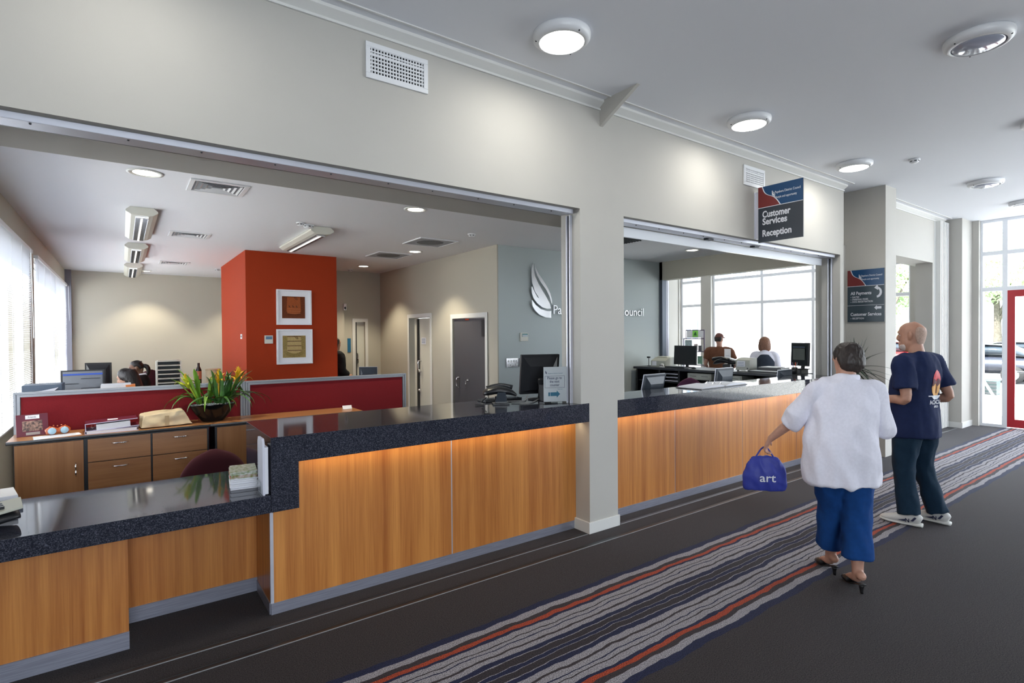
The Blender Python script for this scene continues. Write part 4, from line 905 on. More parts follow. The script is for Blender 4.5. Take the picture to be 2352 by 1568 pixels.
# leaflets and upright holder at the stone end
bo = thing('booklet_stack', 'stack of green and white booklets on the low counter against the stone end', 'booklets', (.60, 3.68, .784), -.12)
bk1 = mat('booklet_cover', (.16, .22, .05), .35, var=.7, vscale=45, col2=(.6, .62, .6))
for k in range(13):
    off = .004*math.sin(k*2.1); part('booklet', MB().box(-.075+off, .07+off, -.10+off, .11+off, k*.0082, k*.0082+.0072), paper_m if k < 8 else bk1, bo, False)
    if k in (7, 8, 9): part('red_cover', MB().box(-.0752+off, .0702+off, -.1003+off, .1103+off, k*.0082+.0072, k*.0082+.0082), mat('coral_cover%d' % k, (.55, .08, .05), .4), bo, False)
lh = thing('leaflet_holder', 'white upright leaflet holder standing against the stone counter end', 'leaflet holder', (.655, 3.42, .784))
part('panel', MB().prism([(.648, 3.36, .784), (.648, 3.50, .784), (.648, 3.50, 1.08), (.648, 3.485, 1.11), (.648, 3.375, 1.11), (.648, 3.36, 1.085)], (.012, 0, 0)), translucent('milky_acrylic', (.75, .76, .84), .3), lh)
part('leaflets', MB().box(.662, .680, 3.37, 3.49, .788, 1.06), paper_m, lh); part('front_lip', MB().box(.636, .640, 3.37, 3.49, .784, .86), glass_m, lh)
# objects cut by the left picture edge
lp = thing('desk_phone', 'dark desk telephone with pale keypad at the left edge of the low counter', 'telephone', (-.53, 3.62, .784), .25)
part('base', MB().loft([(-.10, 0, .02), (.0, 0, .035), (.10, 0, .045)], [(.09, .02), (.10, .028), (.085, .02)], (0, 1, 0), 16, 3), black_p, lp, False, True)
part('deck', MB().prism([(-.11, -.09, .05), (.11, -.07, .075), (.12, .06, .095), (-.10, .08, .07)], (0, 0, .014)), mat('pale_grey_plastic', (.45, .45, .38), .4), lp, False, bev=.004)
for i in range(3):
    for j in range(3): part('key', MB().box(-.07+i*.045, -.045+i*.045, -.05+j*.035, -.03+j*.035, .085, .098), black_p, lp, False)
part('handset', MB().loft([(-.12, -.10, .10), (-.12, 0, .125), (-.12, .10, .10)], [.022, .016, .022], None, 10, 4), black_p, lp, False, True)
fb = thing('ring_binders', 'grey binders stacked at the left edge of the low counter', 'folders', (-.60, 3.98, .784), .2)
for k in range(3): part('binder', MB().box(-.16, .14-.01*k, -.10, .12, k*.028, k*.028+.022), mat('blue_grey_card%d' % k, (.20-.04*k, .24-.04*k, .32-.05*k), .5) if k < 2 else paper_m, fb, False, bev=.003)

# ------------------------------------------------------------------ left counter: monitor, phone, sign, cables
def monitor(x, y, z, rz, w, h, label, tilt=.12, lit=False, group=None, stand=True, rim=None):
    t = thing('monitor', label, 'monitor', (x, y, z), rz, group)
    Mm = Matrix.Translation((0, 0, .05)) @ Matrix.Rotation(-tilt, 4, 'X')
    part('bezel', MB().box(-w/2, w/2, 0, .030, 0, h).xf(Mm), char_p if rim else black_p, t, False, bev=.004)
    if rim: part('edge_trim', MB().box(-w/2-.004, w/2+.004, .004, .012, -.004, h+.004).xf(Mm), rim, t, False)
    part('screen', MB().box(-w/2+.018, w/2-.018, -.002, 0, .018, h-.018).xf(Mm), lit or screen_m, t, False)
    part('back_shell', MB().prism([(-w/2+.02, .03, .02), (w/2-.02, .03, .02), (w/2-.02, .03, h-.02), (-w/2+.02, .03, h-.02)], (0, .002, 0)).add([(-w/2+.02, .03, .02), (w/2-.02, .03, .02), (w/2-.02, .03, h-.02), (-w/2+.02, .03, h-.02), (-w*.3, .065, h*.12), (w*.3, .065, h*.12), (w*.3, .065, h*.72), (-w*.3, .065, h*.72)], [(0, 1, 5, 4), (1, 2, 6, 5), (2, 3, 7, 6), (3, 0, 4, 7), (4, 5, 6, 7)]).xf(Mm), char_p if rim else black_p, t, False, bev=.002)
    if stand:
        part('stand', MB().loft([(0, .07, .01), (0, .085, .10), (0, .075, .19)], [(.035, .015), (.03, .014), (.04, .012)], (1, 0, 0), 12, 3), black_p, t, False, True)
        part('foot', MB().lathe([(0, 0), (.115, 0), (.12, .008), (.05, .016), (0, .018)], (0, .06, 0), 28, sy=.8), black_p, t, False, True)
    return t
monitor(3.10, 3.90, 1.116, PI-.25, .38, .36, 'black monitor seen from behind on the left counter beside the pillar')
def deskphone(x, y, z, rz, label, s=1.0):
    t = thing('desk_phone', label, 'telephone', (x, y, z), rz)
    part('foot', MB().box(-.07*s, .07*s, -.05*s, .07*s, 0, .012*s).box(-.05*s, .05*s, .02*s, .05*s, .01*s, .07*s), black_p, t, False, bev=.003)
    part('deck', MB().loft([(-.13*s, 0, .075*s), (-.07*s, 0, .105*s), (.03*s, 0, .12*s), (.12*s, 0, .10*s), (.14*s, 0, .08*s)], [(.06*s, .012*s), (.095*s, .028*s), (.10*s, .034*s), (.09*s, .028*s), (.05*s, .012*s)], (0, 1, 0), 16, 3), black_p, t, False, True)
    part('handset', MB().loft([(-.11*s, -.085*s, .13*s), (0, -.085*s, .155*s), (.11*s, -.085*s, .125*s)], [(.028*s, .022*s), (.018*s, .014*s), (.028*s, .022*s)], (0, 1, 0), 12, 3), black_p, t, False, True)
    part('bracket', MB().prism([(-.045*s, .095*s, .03*s), (.055*s, .095*s, .03*s), (.035*s, .115*s, .11*s), (-.03*s, .115*s, .11*s)], (0, .004, 0)), char_p, t, False)
    cd = [(.13*s+.012*math.cos(a*1.6), .03*s+.012*math.sin(a*1.6), .05*s-.0006*a+.0*a) for a in range(40)]
    part('cord', MB().tube([(.12*s, .02, .06*s), (.17*s, .04, .02), (.15*s, .09, .008), (.22*s, .08, .008)], .005, 6, 4), black_p, t, False, True)
    return t
deskphone(2.60, 3.78, 1.116, PI-.5, 'black desk telephone on the left counter next to the monitor')
bs = thing('counter_sign', 'white upright card reading Please go to the next counter', 'sign', (3.0, 3.53, 1.116))
Mb = frame_m((2.905, 3.575, 1.128), (.198, -.075, 0), (0, 0, 1))
part('card', MB().box(0, .212, 0, .297, -.001, 0).xf(Mb), translucent('thin_white_card', (.85, .86, .90), .4), bs)
part('stand', MB().box(-.004, .216, -.004, .300, .001, .002).xf(Mb), glass_m, bs); part('base', MB().prism([(2.86, 3.60, 1.116), (2.89, 3.53, 1.116), (3.10, 3.46, 1.116), (3.13, 3.53, 1.116)], (0, 0, .004)), glass_m, bs)
navy_ink = mat('navy_ink', (.015, .03, .12), .6); teal = mat('teal_ink', (.01, .16, .28), .5)
part('text_frame', MB().box(.012, .190, .118, .120, 0, .0008).box(.012, .190, .218, .220, 0, .0008).box(.012, .014, .12, .218, 0, .0008).box(.188, .190, .12, .218, 0, .0008).xf(Mb), navy_ink, bs)
for tx, a, b, z in (('Please go to', .034, .165, .192), ('the next', .055, .143, .162), ('counter', .058, .143, .132)): part('lettering', text_mb(tx, size=.032, width=b-a, bold=.008, ext=.0006).xf(Mb @ Matrix.Translation((a, z, 0))), navy_ink, bs)
part('lettering', text_mb('Papakura District Council', size=.012, width=.13, ext=.0006).xf(Mb @ Matrix.Translation((.04, .238, 0))), teal, bs)
part('lettering', text_mb('Thank you', size=.010, width=.045, ext=.0006).xf(Mb @ Matrix.Translation((.125, .103, 0))), teal, bs)
flame_parts(bs, Mb @ Matrix.Translation((.016, .238, .0002)), .030, navy_ink, .0006, False)
part('arrow', MB().prism([(.060, .048, 0), (.060, .080, 0), (.118, .080, 0), (.118, .095, 0), (.148, .064, 0), (.118, .033, 0), (.118, .048, 0)], (0, 0, .0008)).box(.042, .056, .048, .080, 0, .0008).xf(Mb), teal, bs)
tag(part('cable', MB().tube([(2.72, 3.86, 1.122), (2.86, 3.80, 1.122), (2.98, 3.92, 1.122), (3.08, 4.02, 1.14)], .0045, 6, 5).tube([(2.70, 3.76, 1.122), (2.80, 3.66, 1.122), (2.95, 3.74, 1.122), (3.06, 3.84, 1.122)], .0045, 6, 5), mat('grey_cable', (.25, .25, .25), .5), None, smooth=True), 'grey cables trailing between the phone and the monitor', 'cable')
kb = thing('keyboard', 'black keyboard lying behind the telephone on the left counter', 'keyboard', (2.75, 4.01, 1.116), 0)
part('tray', MB().box(-.20, .20, -.07, .07, 0, .016), black_p, kb, False, bev=.004)
km = MB()
for i in range(14):
    for j in range(4): km.box(-.19+i*.027, -.168+i*.027, -.055+j*.028, -.033+j*.028, .016, .021)
part('keys', km, char_p, kb, False, kind='stuff')
sk = thing('speaker_box', 'small dark box behind the upright card next to the pillar', 'box', (3.02, 3.72, 1.116)); part('case', MB().box(2.99, 3.06, 3.66, 3.74, 1.116, 1.26), black_p, sk, bev=.004); part('grille', MB().box(3.0, 3.05, 3.656, 3.66, 1.13, 1.25), char_p, sk)

# ------------------------------------------------------------------ right staff area
dk = thing('staff_desk', 'dark staff desk behind the far counter carrying the low monitors', 'desk', (5.9, 4.2, 0))
part('worktop', MB().box(3.9, 7.7, 3.80, 4.55, .86, .89), edge_m, dk, bev=.004)
for x in (3.95, 5.8, 7.6): part('leg', MB().box(x, x+.05, 3.84, 4.5, 0, .86), edge_m, dk)
m1 = monitor(4.67, 3.93, .89, PI+.05, .36, .335, 'tilted dark monitor back on the far counter desk next to the pillar', .22, group='monitor backs above the far counter', rim=alu2)
m2 = monitor(6.05, 3.95, .89, PI+.02, .36, .335, 'second dark monitor back, right of the open binder', .12, group='monitor backs above the far counter', rim=alu2)
m3 = monitor(7.52, 3.95, .89, PI, .36, .25, 'third monitor, only its top showing above the far counter', .12, group='monitor backs above the far counter', rim=alu2)
bd = thing('open_binder', 'open ring binder with white pages on the far counter', 'binder', (5.35, 3.58, 1.117), .05)
part('cover', MB().box(-.48, .48, -.15, .16, 0, .005), black_p, bd, False)
for s_ in (-1, 1):
    part('pages', MB().prism([(s_*.02, -.14, .006), (s_*.46, -.14, .006), (s_*.44, -.14, .018), (s_*.10, -.14, .030), (s_*.02, -.14, .012)], (0, .29, 0)), paper_m, bd, False)
for y in (-.08, 0, .08): part('ring', MB().tube([(-.03, y, .02), (0, y, .045), (.03, y, .02)], .003, 6, 3), steel, bd, False)
cb = thing('back_counter', 'black counter across the room behind the staff area', 'counter', (8.0, 5.3, 0))
part('worktop', MB().box(7.75, 8.42, 3.95, 6.88, 1.06, 1.10), edge_m, cb, bev=.004)
part('carcass', MB().box(8.30, 8.40, 3.98, 6.86, 0, 1.06), black_p, cb); 
for y in (4.0, 4.95, 5.88, 6.30, 6.82): part('divider', MB().box(7.80, 8.30, y, y+.03, 0, 1.06), black_p, cb)
for z in (.55, .84): part('shelf', MB().box(7.82, 8.30, 4.03, 6.82, z, z+.02), black_p, cb)
cdm = mat('cash_drawer_beige', (.42, .43, .38), .45)
def cashdrawer(y, label):
    t = thing('cash_drawer', label, 'cash drawer', (7.9, y, .93), group='cash drawers under the back counter')
    part('case', MB().box(7.81, 8.15, y-.23, y+.23, .93, 1.035), cdm, t, bev=.003)
    f = part('drawer', MB().box(7.800, 7.81, y-.215, y+.215, .945, 1.02), cdm, t, bev=.002)
    for a in (-.11, .11): part('slot', MB().box(7.797, 7.80, y+a-.06, y+a+.06, .985, .991), dark_metal, f)
    part('lock', MB().lathe([(0, -.006), (.008, -.006), (.008, 0)], (7.797, y, .965), 10, axis='X'), steel, f)
    for a in (-.19, .19): part('foot', MB().box(7.83, 7.86, y+a-.015, y+a+.015, .86, .93), cdm, t)
cashdrawer(5.50, 'beige cash drawer under the middle of the back counter'); cashdrawer(4.98-.02, 'beige cash drawer half hidden by a monitor back')
tr = thing('letter_trays', 'grey trays in the back counter left of the cash drawer', 'trays', (8.0, 6.0, .86))
for k in range(3): part('tray', MB().box(7.80, 8.15, 5.92, 6.22, .87+k*.06, .885+k*.06), alu2, tr)
chair(7.35, 5.35, PI*.75, 'purple office chair between the monitor and the cash drawer', mat('purple_fabric', (.10, .025, .07), .85, bump=.3, bscale=400), .58, .42, .23)
# objects standing on the back counter
zc = 1.101
lm_ = monitor(8.10, 6.0, zc-.0, -PI/2, .47, .34, 'black laptop-like terminal on the back counter near the blue wall', .05)
kb2 = thing('keyboard', 'black keyboard in front of the left terminal on the back counter', 'keyboard', (7.90, 6.02, zc), -PI/2)
part('tray', MB().box(-.21, .21, -.06, .06, 0, .02), black_p, kb2, False, bev=.003); kk = MB()
for i in range(14):
    for j in range(4): kk.box(-.2+i*.028, -.178+i*.028, -.05+j*.025, -.03+j*.025, .02, .026)
part('keys', kk, char_p, kb2, False, kind='stuff')
ms = thing('mouse', 'black computer mouse beside the left terminal', 'mouse', (7.92, 5.68, zc)); part('shell', MB().ball((7.92, 5.68, zc+.013), (.05, .032, .022), 14, 10), black_p, ms, smooth=True); part('button', MB().box(7.88, 7.90, 5.665, 5.695, zc+.018, zc+.026), char_p, ms)
pt = thing('receipt_printer', 'beige receipt printer against the blue wall end of the back counter', 'printer', (8.08, 6.50, zc))
part('case', MB().prism([(7.95, 6.30, zc), (8.25, 6.30, zc), (8.25, 6.30, zc+.17), (8.08, 6.30, zc+.17), (7.95, 6.30, zc+.11)], (0, .33, 0)), cdm, pt, bev=.004)
part('lid', MB().box(8.07, 8.23, 6.36, 6.58, zc+.17, zc+.185), cream_m, pt); part('label', MB().box(7.945, 7.95, 6.50, 6.60, zc+.02, zc+.10), paper_m, pt); part('button', MB().box(7.944, 7.95, 6.40, 6.42, zc+.02, zc+.04), black_p, pt)
wc = thing('webcam', 'tiny black camera on a stalk beside the receipt printer', 'camera', (8.0, 6.72, zc)); part('stalk', MB().tube([(8.0, 6.72, zc), (8.0, 6.72, zc+.16)], .006), black_p, wc); part('head', MB().box(7.98, 8.02, 6.70, 6.75, zc+.15, zc+.18), black_p, wc); part('foot', MB().lathe([(0, 0), (.03, 0), (.03, .01), (0, .012)], (8.0, 6.72, zc), 12), black_p, wc)
tp = thing('tape_dispenser', 'clear tape dispenser next to the receipt printer', 'tape dispenser', (7.90, 6.33, zc)); part('roll', MB().lathe([(.018, -.01), (.032, -.01), (.032, .01), (.018, .01), (.018, -.01)], (7.90, 6.33, zc+.035), 20, axis='X'), white_m, tp, smooth=True); part('base', MB().box(7.88, 7.92, 6.28, 6.38, zc, zc+.015), white_m, tp)
deskphone(8.02, 5.15, zc, -PI/2, 'black desk telephone on the back counter, left of the beige terminal', 1.35)
cs_ = thing('card_stand', 'tall narrow white notice standing behind the back counter telephone', 'notice', (8.25, 5.27, zc)); part('card', MB().box(8.25, 8.254, 5.20, 5.315, zc, zc+.34), paper_m, cs_); part('foot', MB().box(8.21, 8.29, 5.20, 5.315, zc, zc+.004), glass_m, cs_)
for k in range(4): part('printed_line', MB().box(8.248, 8.25, 5.225, 5.29, zc+.12+k*.035, zc+.126+k*.035), MATS['grey_ink'], cs_)
et = thing('payment_terminal', 'beige box terminal with a handwritten note on the back counter', 'terminal', (8.05, 4.80, zc)); part('case', MB().prism([(7.93, 4.68, zc+.02), (8.15, 4.68, zc+.02), (8.15, 4.68, zc+.21), (8.03, 4.68, zc+.21), (7.94, 4.68, zc+.18)], (0, .235, 0)), cdm, et, bev=.004)
part('note', MB().box(7.928, 7.932, 4.75, 4.885, zc+.075, zc+.165), paper_m, et); part('button', MB().box(7.926, 7.932, 4.70, 4.72, zc+.04, zc+.06), black_p, et); part('slot', MB().box(8.04, 8.14, 4.70, 4.90, zc+.21, zc+.214), dark_metal, et)
for y in (4.70, 4.88): part('foot', MB().box(7.95, 7.98, y, y+.02, zc, zc+.02), black_p, et)
for k in range(3): part('handwriting', MB().box(7.926, 7.928, 4.77, 4.87, zc+.09+k*.025, zc+.094+k*.025), navy_ink, et)
scr = mat('screen_page', (.09, .10, .09), .2, emit=0); 
rs = thing('monitor_riser', 'low black plinth under the right monitor of the back counter', 'plinth', (8.18, 4.02, zc)); part('case', MB().box(8.08, 8.30, 3.96, 4.12, zc, zc+.058), black_p, rs, bev=.003)
monr = monitor(8.15, 4.02, zc+.06, -PI/2-.22, .30, .345, 'dark monitor showing a pale form at the right end of the back counter', .04)
part('window', MB().box(-.105, .095, .001, .003, .09, .26), scr, monr, False); part('title_bar', MB().box(-.105, .095, .001, .003, .275, .285), mat('title_bar_blue', (.08, .12, .2), .3), monr, False)
for o_ in kids(monr):
    if o_.name.split('.')[0] in ('window', 'title_bar'): o_.location = (0, -.006, .05)
for z in range(3): part('form_line', MB().box(-.09, .08, .000, .001, .15+z*.03, .152+z*.03), char_p, monr, False).location = (0, -.007, .05)
kb3 = thing('keyboard', 'pale keyboard lying before the right monitor on the back counter', 'keyboard', (7.92, 4.42, zc), -PI/2)
part('tray', MB().box(-.22, .22, -.075, .075, 0, .022), black_p, kb3, False, bev=.003); kk = MB()
for i in range(15):
    for j in range(5): kk.box(-.21+i*.028, -.188+i*.028, -.065+j*.026, -.043+j*.026, .022, .029)
part('keys', kk, paper_m, kb3, False, kind='stuff')
ft = thing('flat_terminal', 'black flat box with papers behind the pale keyboard', 'box', (8.15, 4.42, zc)); part('case', MB().box(8.06, 8.32, 4.25, 4.62, zc, zc+.07), black_p, ft, bev=.004); part('papers', MB().box(8.06, 8.28, 4.30, 4.56, zc+.07, zc+.08), paper_m, ft)
pc = thing('pen_pot', 'black pot of coloured pens beside the right monitor', 'pen pot', (7.95, 3.99, zc)); part('pot', MB().lathe([(0, 0), (.04, 0), (.042, .10), (.037, .10), (.036, .01), (0, .01)], (7.95, 3.99, zc), 20), black_p, pc, smooth=True)
for k, c in enumerate(((.7, .1, .05), (.8, .5, .05), (.1, .1, .4), (.7, .15, .1), (.6, .6, .6))):
    a = k*1.3; part('pen', MB().tube([(7.95+.01*math.cos(a), 3.99+.01*math.sin(a), zc+.02), (7.95+.035*math.cos(a), 3.99+.035*math.sin(a), zc+.17)], .005, 6), mat('pen_%d' % k, c, .4), pc)
# leaflet stand in the room behind
ds = thing('leaflet_stand', 'tall wire display stand with posters and a green card near the far window', 'display stand', (10.5, 7.5, 0))
wr = mat('dark_wire', (.05, .03, .08), .4)
for y in (7.26, 7.80): part('post', MB().tube([(10.5, y, 0), (10.5, y, 1.60 if y > 7.5 else 1.78)], .012), wr, ds)
part('header_frame', MB().tube([(10.5, 7.74, 1.60), (10.5, 7.74, 1.78), (10.5, 7.26, 1.78), (10.5, 7.26, 1.60)], .010), wr, ds)
part('header_board', MB().box(10.505, 10.51, 7.28, 7.72, 1.61, 1.77), paper_m, ds); part('green_card', MB().box(10.495, 10.50, 7.42, 7.56, 1.63, 1.77), mat('lime_card', (.25, .70, .10), .5), ds); part('green_print', MB().prism([(10.49, 7.45, 1.66), (10.49, 7.53, 1.66), (10.49, 7.51, 1.72), (10.49, 7.47, 1.74)], (.003, 0, 0)), mat('dark_green_ink', (.02, .15, .02), .5), ds)
for z in (1.59, 1.30, 1.0, .7, .4): part('shelf', MB().tube([(10.5, 7.26, z), (10.5, 7.80, z)], .010).box(10.40, 10.5, 7.28, 7.78, z-.01, z-.005), wr, ds)
for (y0, y1, z0, z1, c) in ((7.55, 7.74, 1.42, 1.56, (.45, .6, .65)), (7.40, 7.50, 1.32, 1.47, (.6, .5, .5)), (7.30, 7.39, 1.30, 1.44, (.12, .12, .15)), (7.42, 7.52, 1.02, 1.20, (.75, .62, .05)), (7.29, 7.41, 1.02, 1.20, (.15, .35, .25)), (7.58, 7.72, 1.02, 1.2, (.7, .7, .7))): part('leaflet', MB().box(10.46, 10.47, y0, y1, z0, z1), mat('leaflet_%d' % int(y0*100+z0*10), c, .4, var=.4, vscale=30), ds)
# ------------------------------------------------------------------ things behind the red partition
od = thing('office_desk', 'timber desk behind the red partition under the monitors', 'desk', (.3, 8.0, 0)); part('worktop', MB().box(-.85, 1.6, 7.40, 8.2, .70, .73), wood_t, od, bev=.003)
for x in (-.82, .4, 1.5): part('leg', MB().box(x, x+.04, 7.45, 8.15, 0, .70), edge_m, od)
od2 = thing('office_desk', 'timber desk further back near the cream wall', 'desk', (.5, 10.9, 0)); part('worktop', MB().box(-.85, -.32, 10.6, 11.6, .72, .75), wood_t, od2, bev=.003); part('worktop', MB().box(.44, 1.5, 10.6, 11.05, .72, .75), wood_t, od2, bev=.003)
for x in (-.82, -.38, .46, 1.45): part('leg', MB().box(x, x+.04, 10.65, 11.0, 0, .72), edge_m, od2)
sc2 = mat('lit_screen_page', (.10, .11, .13), .2, emit=.3)
mm = monitor(-.37, 8.0, .95, .10, .40, .33, 'monitor showing grey windows, behind the left end of the red partition', .08, lit=sc2)
part('stand_block', MB().box(-.10, .10, 0, .16, -.22, 0), black_p, mm, False)
part('title_bar', MB().box(-.18, .18, -.006, -.004, .27, .29), mat('blue_bar', (.02, .06, .3), .3, emit=.5), mm, False).location = (0, -.02, .05)
for k in range(4): part('window_line', MB().box(-.02 if k % 2 else -.16, .16 if k % 2 else -.04, -.006, -.004, .06+k*.055, .068+k*.055), char_p, mm, False).location = (0, -.016+.004*k*0, .05)
mm2 = monitor(-.30, 10.75, .90, PI-.15, .34, .36, 'black monitor further back, above the lit screen', .05); part('stand_block', MB().box(-.10, .10, 0, .16, -.15, 0), black_p, mm2, False)
px_ = thing('computer_case', 'blue grey office machine at the left end behind the partition', 'machine', (-.68, 7.75, .73)); part('case', MB().box(-.86, -.53, 7.6, 7.95, .73, 1.20), mat('blue_grey_plastic', (.07, .10, .15), .4), px_, bev=.006); part('shelf', MB().box(-.84, -.55, 7.585, 7.60, 1.10, 1.13), char_p, px_); part('tray', MB().prism([(-.82, 7.58, 1.13), (-.60, 7.58, 1.13), (-.56, 7.58, 1.17), (-.70, 7.58, 1.14)], (0, .02, 0)), alu2, px_)
bx = thing('paper_pile', 'pile of white paper and an orange folder behind the partition', 'paper', (-.05, 7.75, .73)); part('pile', MB().box(-.20, .08, 7.6, 7.9, .73, 1.165), paper_m, bx); part('orange_folder', MB().box(.03, .12, 7.58, 7.75, 1.10, 1.16), mat('orange_card', (.75, .22, .05), .5), bx)
rk = thing('letter_rack', 'beige rack of six paper trays behind the bromeliads', 'letter rack', (.64, 10.9, .75))
part('side', MB().box(.46, .48, 10.75, 11.05, .75, 1.30), cream_m, rk); part('side', MB().box(.80, .82, 10.75, 11.05, .75, 1.30), cream_m, rk); part('back', MB().box(.48, .80, 11.03, 11.05, .75, 1.30), dark_metal, rk)
for k in range(8): part('tray', MB().box(.48, .80, 10.75, 11.03, .78+k*.073, .800+k*.073), cream_m, rk)
bt = thing('sauce_bottle', 'small dark bottle with an orange label behind the bromeliads', 'bottle', (1.08, 10.85, .75)); part('glass', MB().lathe([(0, 0), (.045, 0), (.045, .38), (.02, .44), (.02, .50), (0, .50)], (1.08, 10.85, .75), 16), mat('dark_bottle', (.03, .02, .02), .15), bt, smooth=True); part('label', MB().lathe([(.046, .22), (.046, .36)], (1.08, 10.85, .75), 16), mat('orange_label', (.6, .2, .1), .5), bt)
bk_ = thing('basket', 'small woven basket on the back desk by the red wall', 'basket', (1.3, 10.85, .75)); part('body', MB().lathe([(0, 0), (.09, 0), (.12, .38), (.11, .38), (.085, .01), (0, .01)], (1.3, 10.85, .75), 20), brown_pap, bk_, smooth=True); part('rim', MB().lathe([(.11, .37), (.125, .37), (.125, .39), (.11, .39)], (1.3, 10.85, .75), 20), brown_pap, bk_, smooth=True)
mo = monitor(2.98, 7.8, .90, PI-.5, .26, .29, 'small monitor back peeping over the right red partition', .05, rim=alu2); part('stand_block', MB().box(-.08, .08, 0, .12, -.17, 0), black_p, mo, False)
od3 = thing('office_desk', 'desk hidden behind the right partition', 'desk', (2.8, 7.8, 0)); part('worktop', MB().box(1.9, 3.3, 7.40, 8.2, .70, .73), wood_t, od3, bev=.003)
for x in (1.92, 3.24): part('leg', MB().box(x, x+.04, 7.45, 8.15, 0, .70), edge_m, od3)
chair(.42, 11.75, PI, 'maroon chair behind the seated person further back', maroon, .70, .42, .24)
# spiky plant by the column
pp = thing('potted_yucca', 'spiky dark yucca in a pot in front of the lobby column', 'plant', (7.62, 3.05, 0))
part('pot', MB().lathe([(0, 0), (.12, 0), (.155, .30), (.165, .32), (.15, .32), (.14, .28), (0, .28)], n=32), mat('dark_glazed_pot', (.02, .02, .025), .2), pp, False, True); part('soil', MB().lathe([(0, .285), (.14, .285)], n=24), mat('potting_soil', (.03, .02, .015), .95), pp, False)
part('trunk', MB().loft([(0, 0, .28), (.02, .01, .6), (0, 0, 1.0), (0, 0, 1.26)], [.04, .032, .03, .03], None, 10, 3), bark, pp, False, True)
yl = mat('yucca_leaf', (.018, .04, .020), .4, var=.4, vscale=10); rd = random.Random(5)
for k in range(54):
    a = k*2.39996; el = math.radians(rd.uniform(-35, 80)) if k > 8 else math.radians(rd.uniform(60, 88)); L = rd.uniform(.30, .46)
    if math.sin(a)*math.cos(el) > .35: L *= .45
    if math.cos(a)*math.cos(el) > .75: L *= .8
    d = V(math.cos(a)*math.cos(el), math.sin(a)*math.cos(el), math.sin(el)); b = V(0, 0, 1.18+.10*(k/54)); sag = V(0, 0, -.06*math.cos(el))
    part('leaf', MB().leaf([b, b+d*L*.5, b+d*L+sag], [.011, .012, .001], sub=4, fold=.3), yl, pp, False, True)

# ================================================================== PEOPLE
def rm(mb, name, m, root, vox, folds=0, sc=(6, 6, 3), seed=0, it=3, cut=None):
    me = mb.mesh('tmp'); o = bpy.data.objects.new('tmp', me); COL.objects.link(o)
    r = o.modifiers.new('r', 'REMESH'); r.mode = 'VOXEL'; r.voxel_size = vox
    s_ = o.modifiers.new('s', 'SMOOTH'); s_.iterations = it; s_.factor = .5
    dg = bpy.context.evaluated_depsgraph_get(); ne = bpy.data.meshes.new_from_object(o.evaluated_get(dg)); bpy.data.objects.remove(o)
    if folds:
        ns = [v.normal.copy() for v in ne.vertices]
        for v, n in zip(ne.vertices, ns):
            q = v.co; a = noise.noise(Vector((q.x*sc[0]+seed, q.y*sc[1], q.z*sc[2]))); b = noise.noise(Vector((q.x*sc[0]*2.3, q.y*sc[1]*2.3+seed, q.z*sc[2]*2+q.x*5)))
            v.co += n*((1-abs(a)*2.2)*folds*.6+b*folds*.6)
    ne.polygons.foreach_set('use_smooth', [True]*len(ne.polygons)); ne.name = name; ne.update()
    return link(name, ne, m, root)
def basis(fwd, up):
    f = Vector(fwd).normalized(); u = Vector(up); u = (u-f*u.dot(f)).normalized(); r = f.cross(u)
    return r, f, u
def hmat(c, fwd, up, s=1):
    r, f, u = basis(fwd, up); c = Vector(c)
    return Matrix(((r.x*s, f.x*s, u.x*s, c.x), (r.y*s, f.y*s, u.y*s, c.y), (r.z*s, f.z*s, u.z*s, c.z), (0, 0, 0, 1)))
def head_mb(jaw=1.0, ears=True):
    h = MB(); sec = [(-.118, .022, .080, .035), (-.108, .038, .092, .005), (-.085, .050*jaw, .095, -.035), (-.06, .060*jaw, .094, -.065), (-.03, .067, .093, -.085), (0, .071, .090, -.096), (.028, .073, .095, -.101), (.055, .074, .092, -.100), (.082, .067, .076, -.088), (.104, .050, .048, -.064), (.117, .028, .018, -.036), (.121, .006, -.004, -.012)]
    h.loft([(0, (f+b)/2, z) for z, w, f, b in sec], [(w, (f-b)/2) for z, w, f, b in sec], (1, 0, 0), 20, 2)
    h.loft([(0, .084, .034), (0, .093, .008), (0, .1035, -.016), (0, .092, -.034)], [(.011, .010), (.012, .013), (.0155, .0165), (.013, .012)], (1, 0, 0), 12, 3)
    for s_ in (-1, 1): h.ball((s_*.013, .094, -.025), (.010, .012, .009), 8, 6)
    h.loft([(-.05, .080, .032), (-.025, .093, .036), (0, .094, .034), (.025, .093, .036), (.05, .080, .032)], [.006, .008, .007, .008, .006], (0, 0, 1), 8, 2)
    h.loft([(-.026, .082, -.060), (0, .095, -.056), (.026, .082, -.060)], [.006, .009, .006], (0, 0, 1), 8, 3).loft([(-.024, .081, -.074), (0, .094, -.075), (.024, .081, -.074)], [.006, .009, .006], (0, 0, 1), 8, 3)
    h.ball((0, .078, -.100), (.026, .020, .020), 10, 8)
    if ears:
        for s_ in (-1, 1): h.loft([(s_*.072, -.008, -.03), (s_*.080, -.014, -.01), (s_*.084, -.020, .015), (s_*.078, -.012, .030)], [(.005, .010), (.006, .014), (.007, .018), (.005, .010)], (1, 0, 0), 10, 3)
    return h
def eyes(root, M, iris):
    for s_ in (-1, 1):
        part('eye', MB().ball((s_*.031, .0685, .012), .0125, 12, 8).xf(M), MATS['eye_white'], root, False, True)
        part('iris', MB().ball((s_*.031, .078, .012), (.006, .0045, .006), 10, 6).xf(M), iris, root, False, True)
mat('eye_white', (.6, .58, .55), .3); iris_m = mat('iris', (.05, .04, .03), .2)
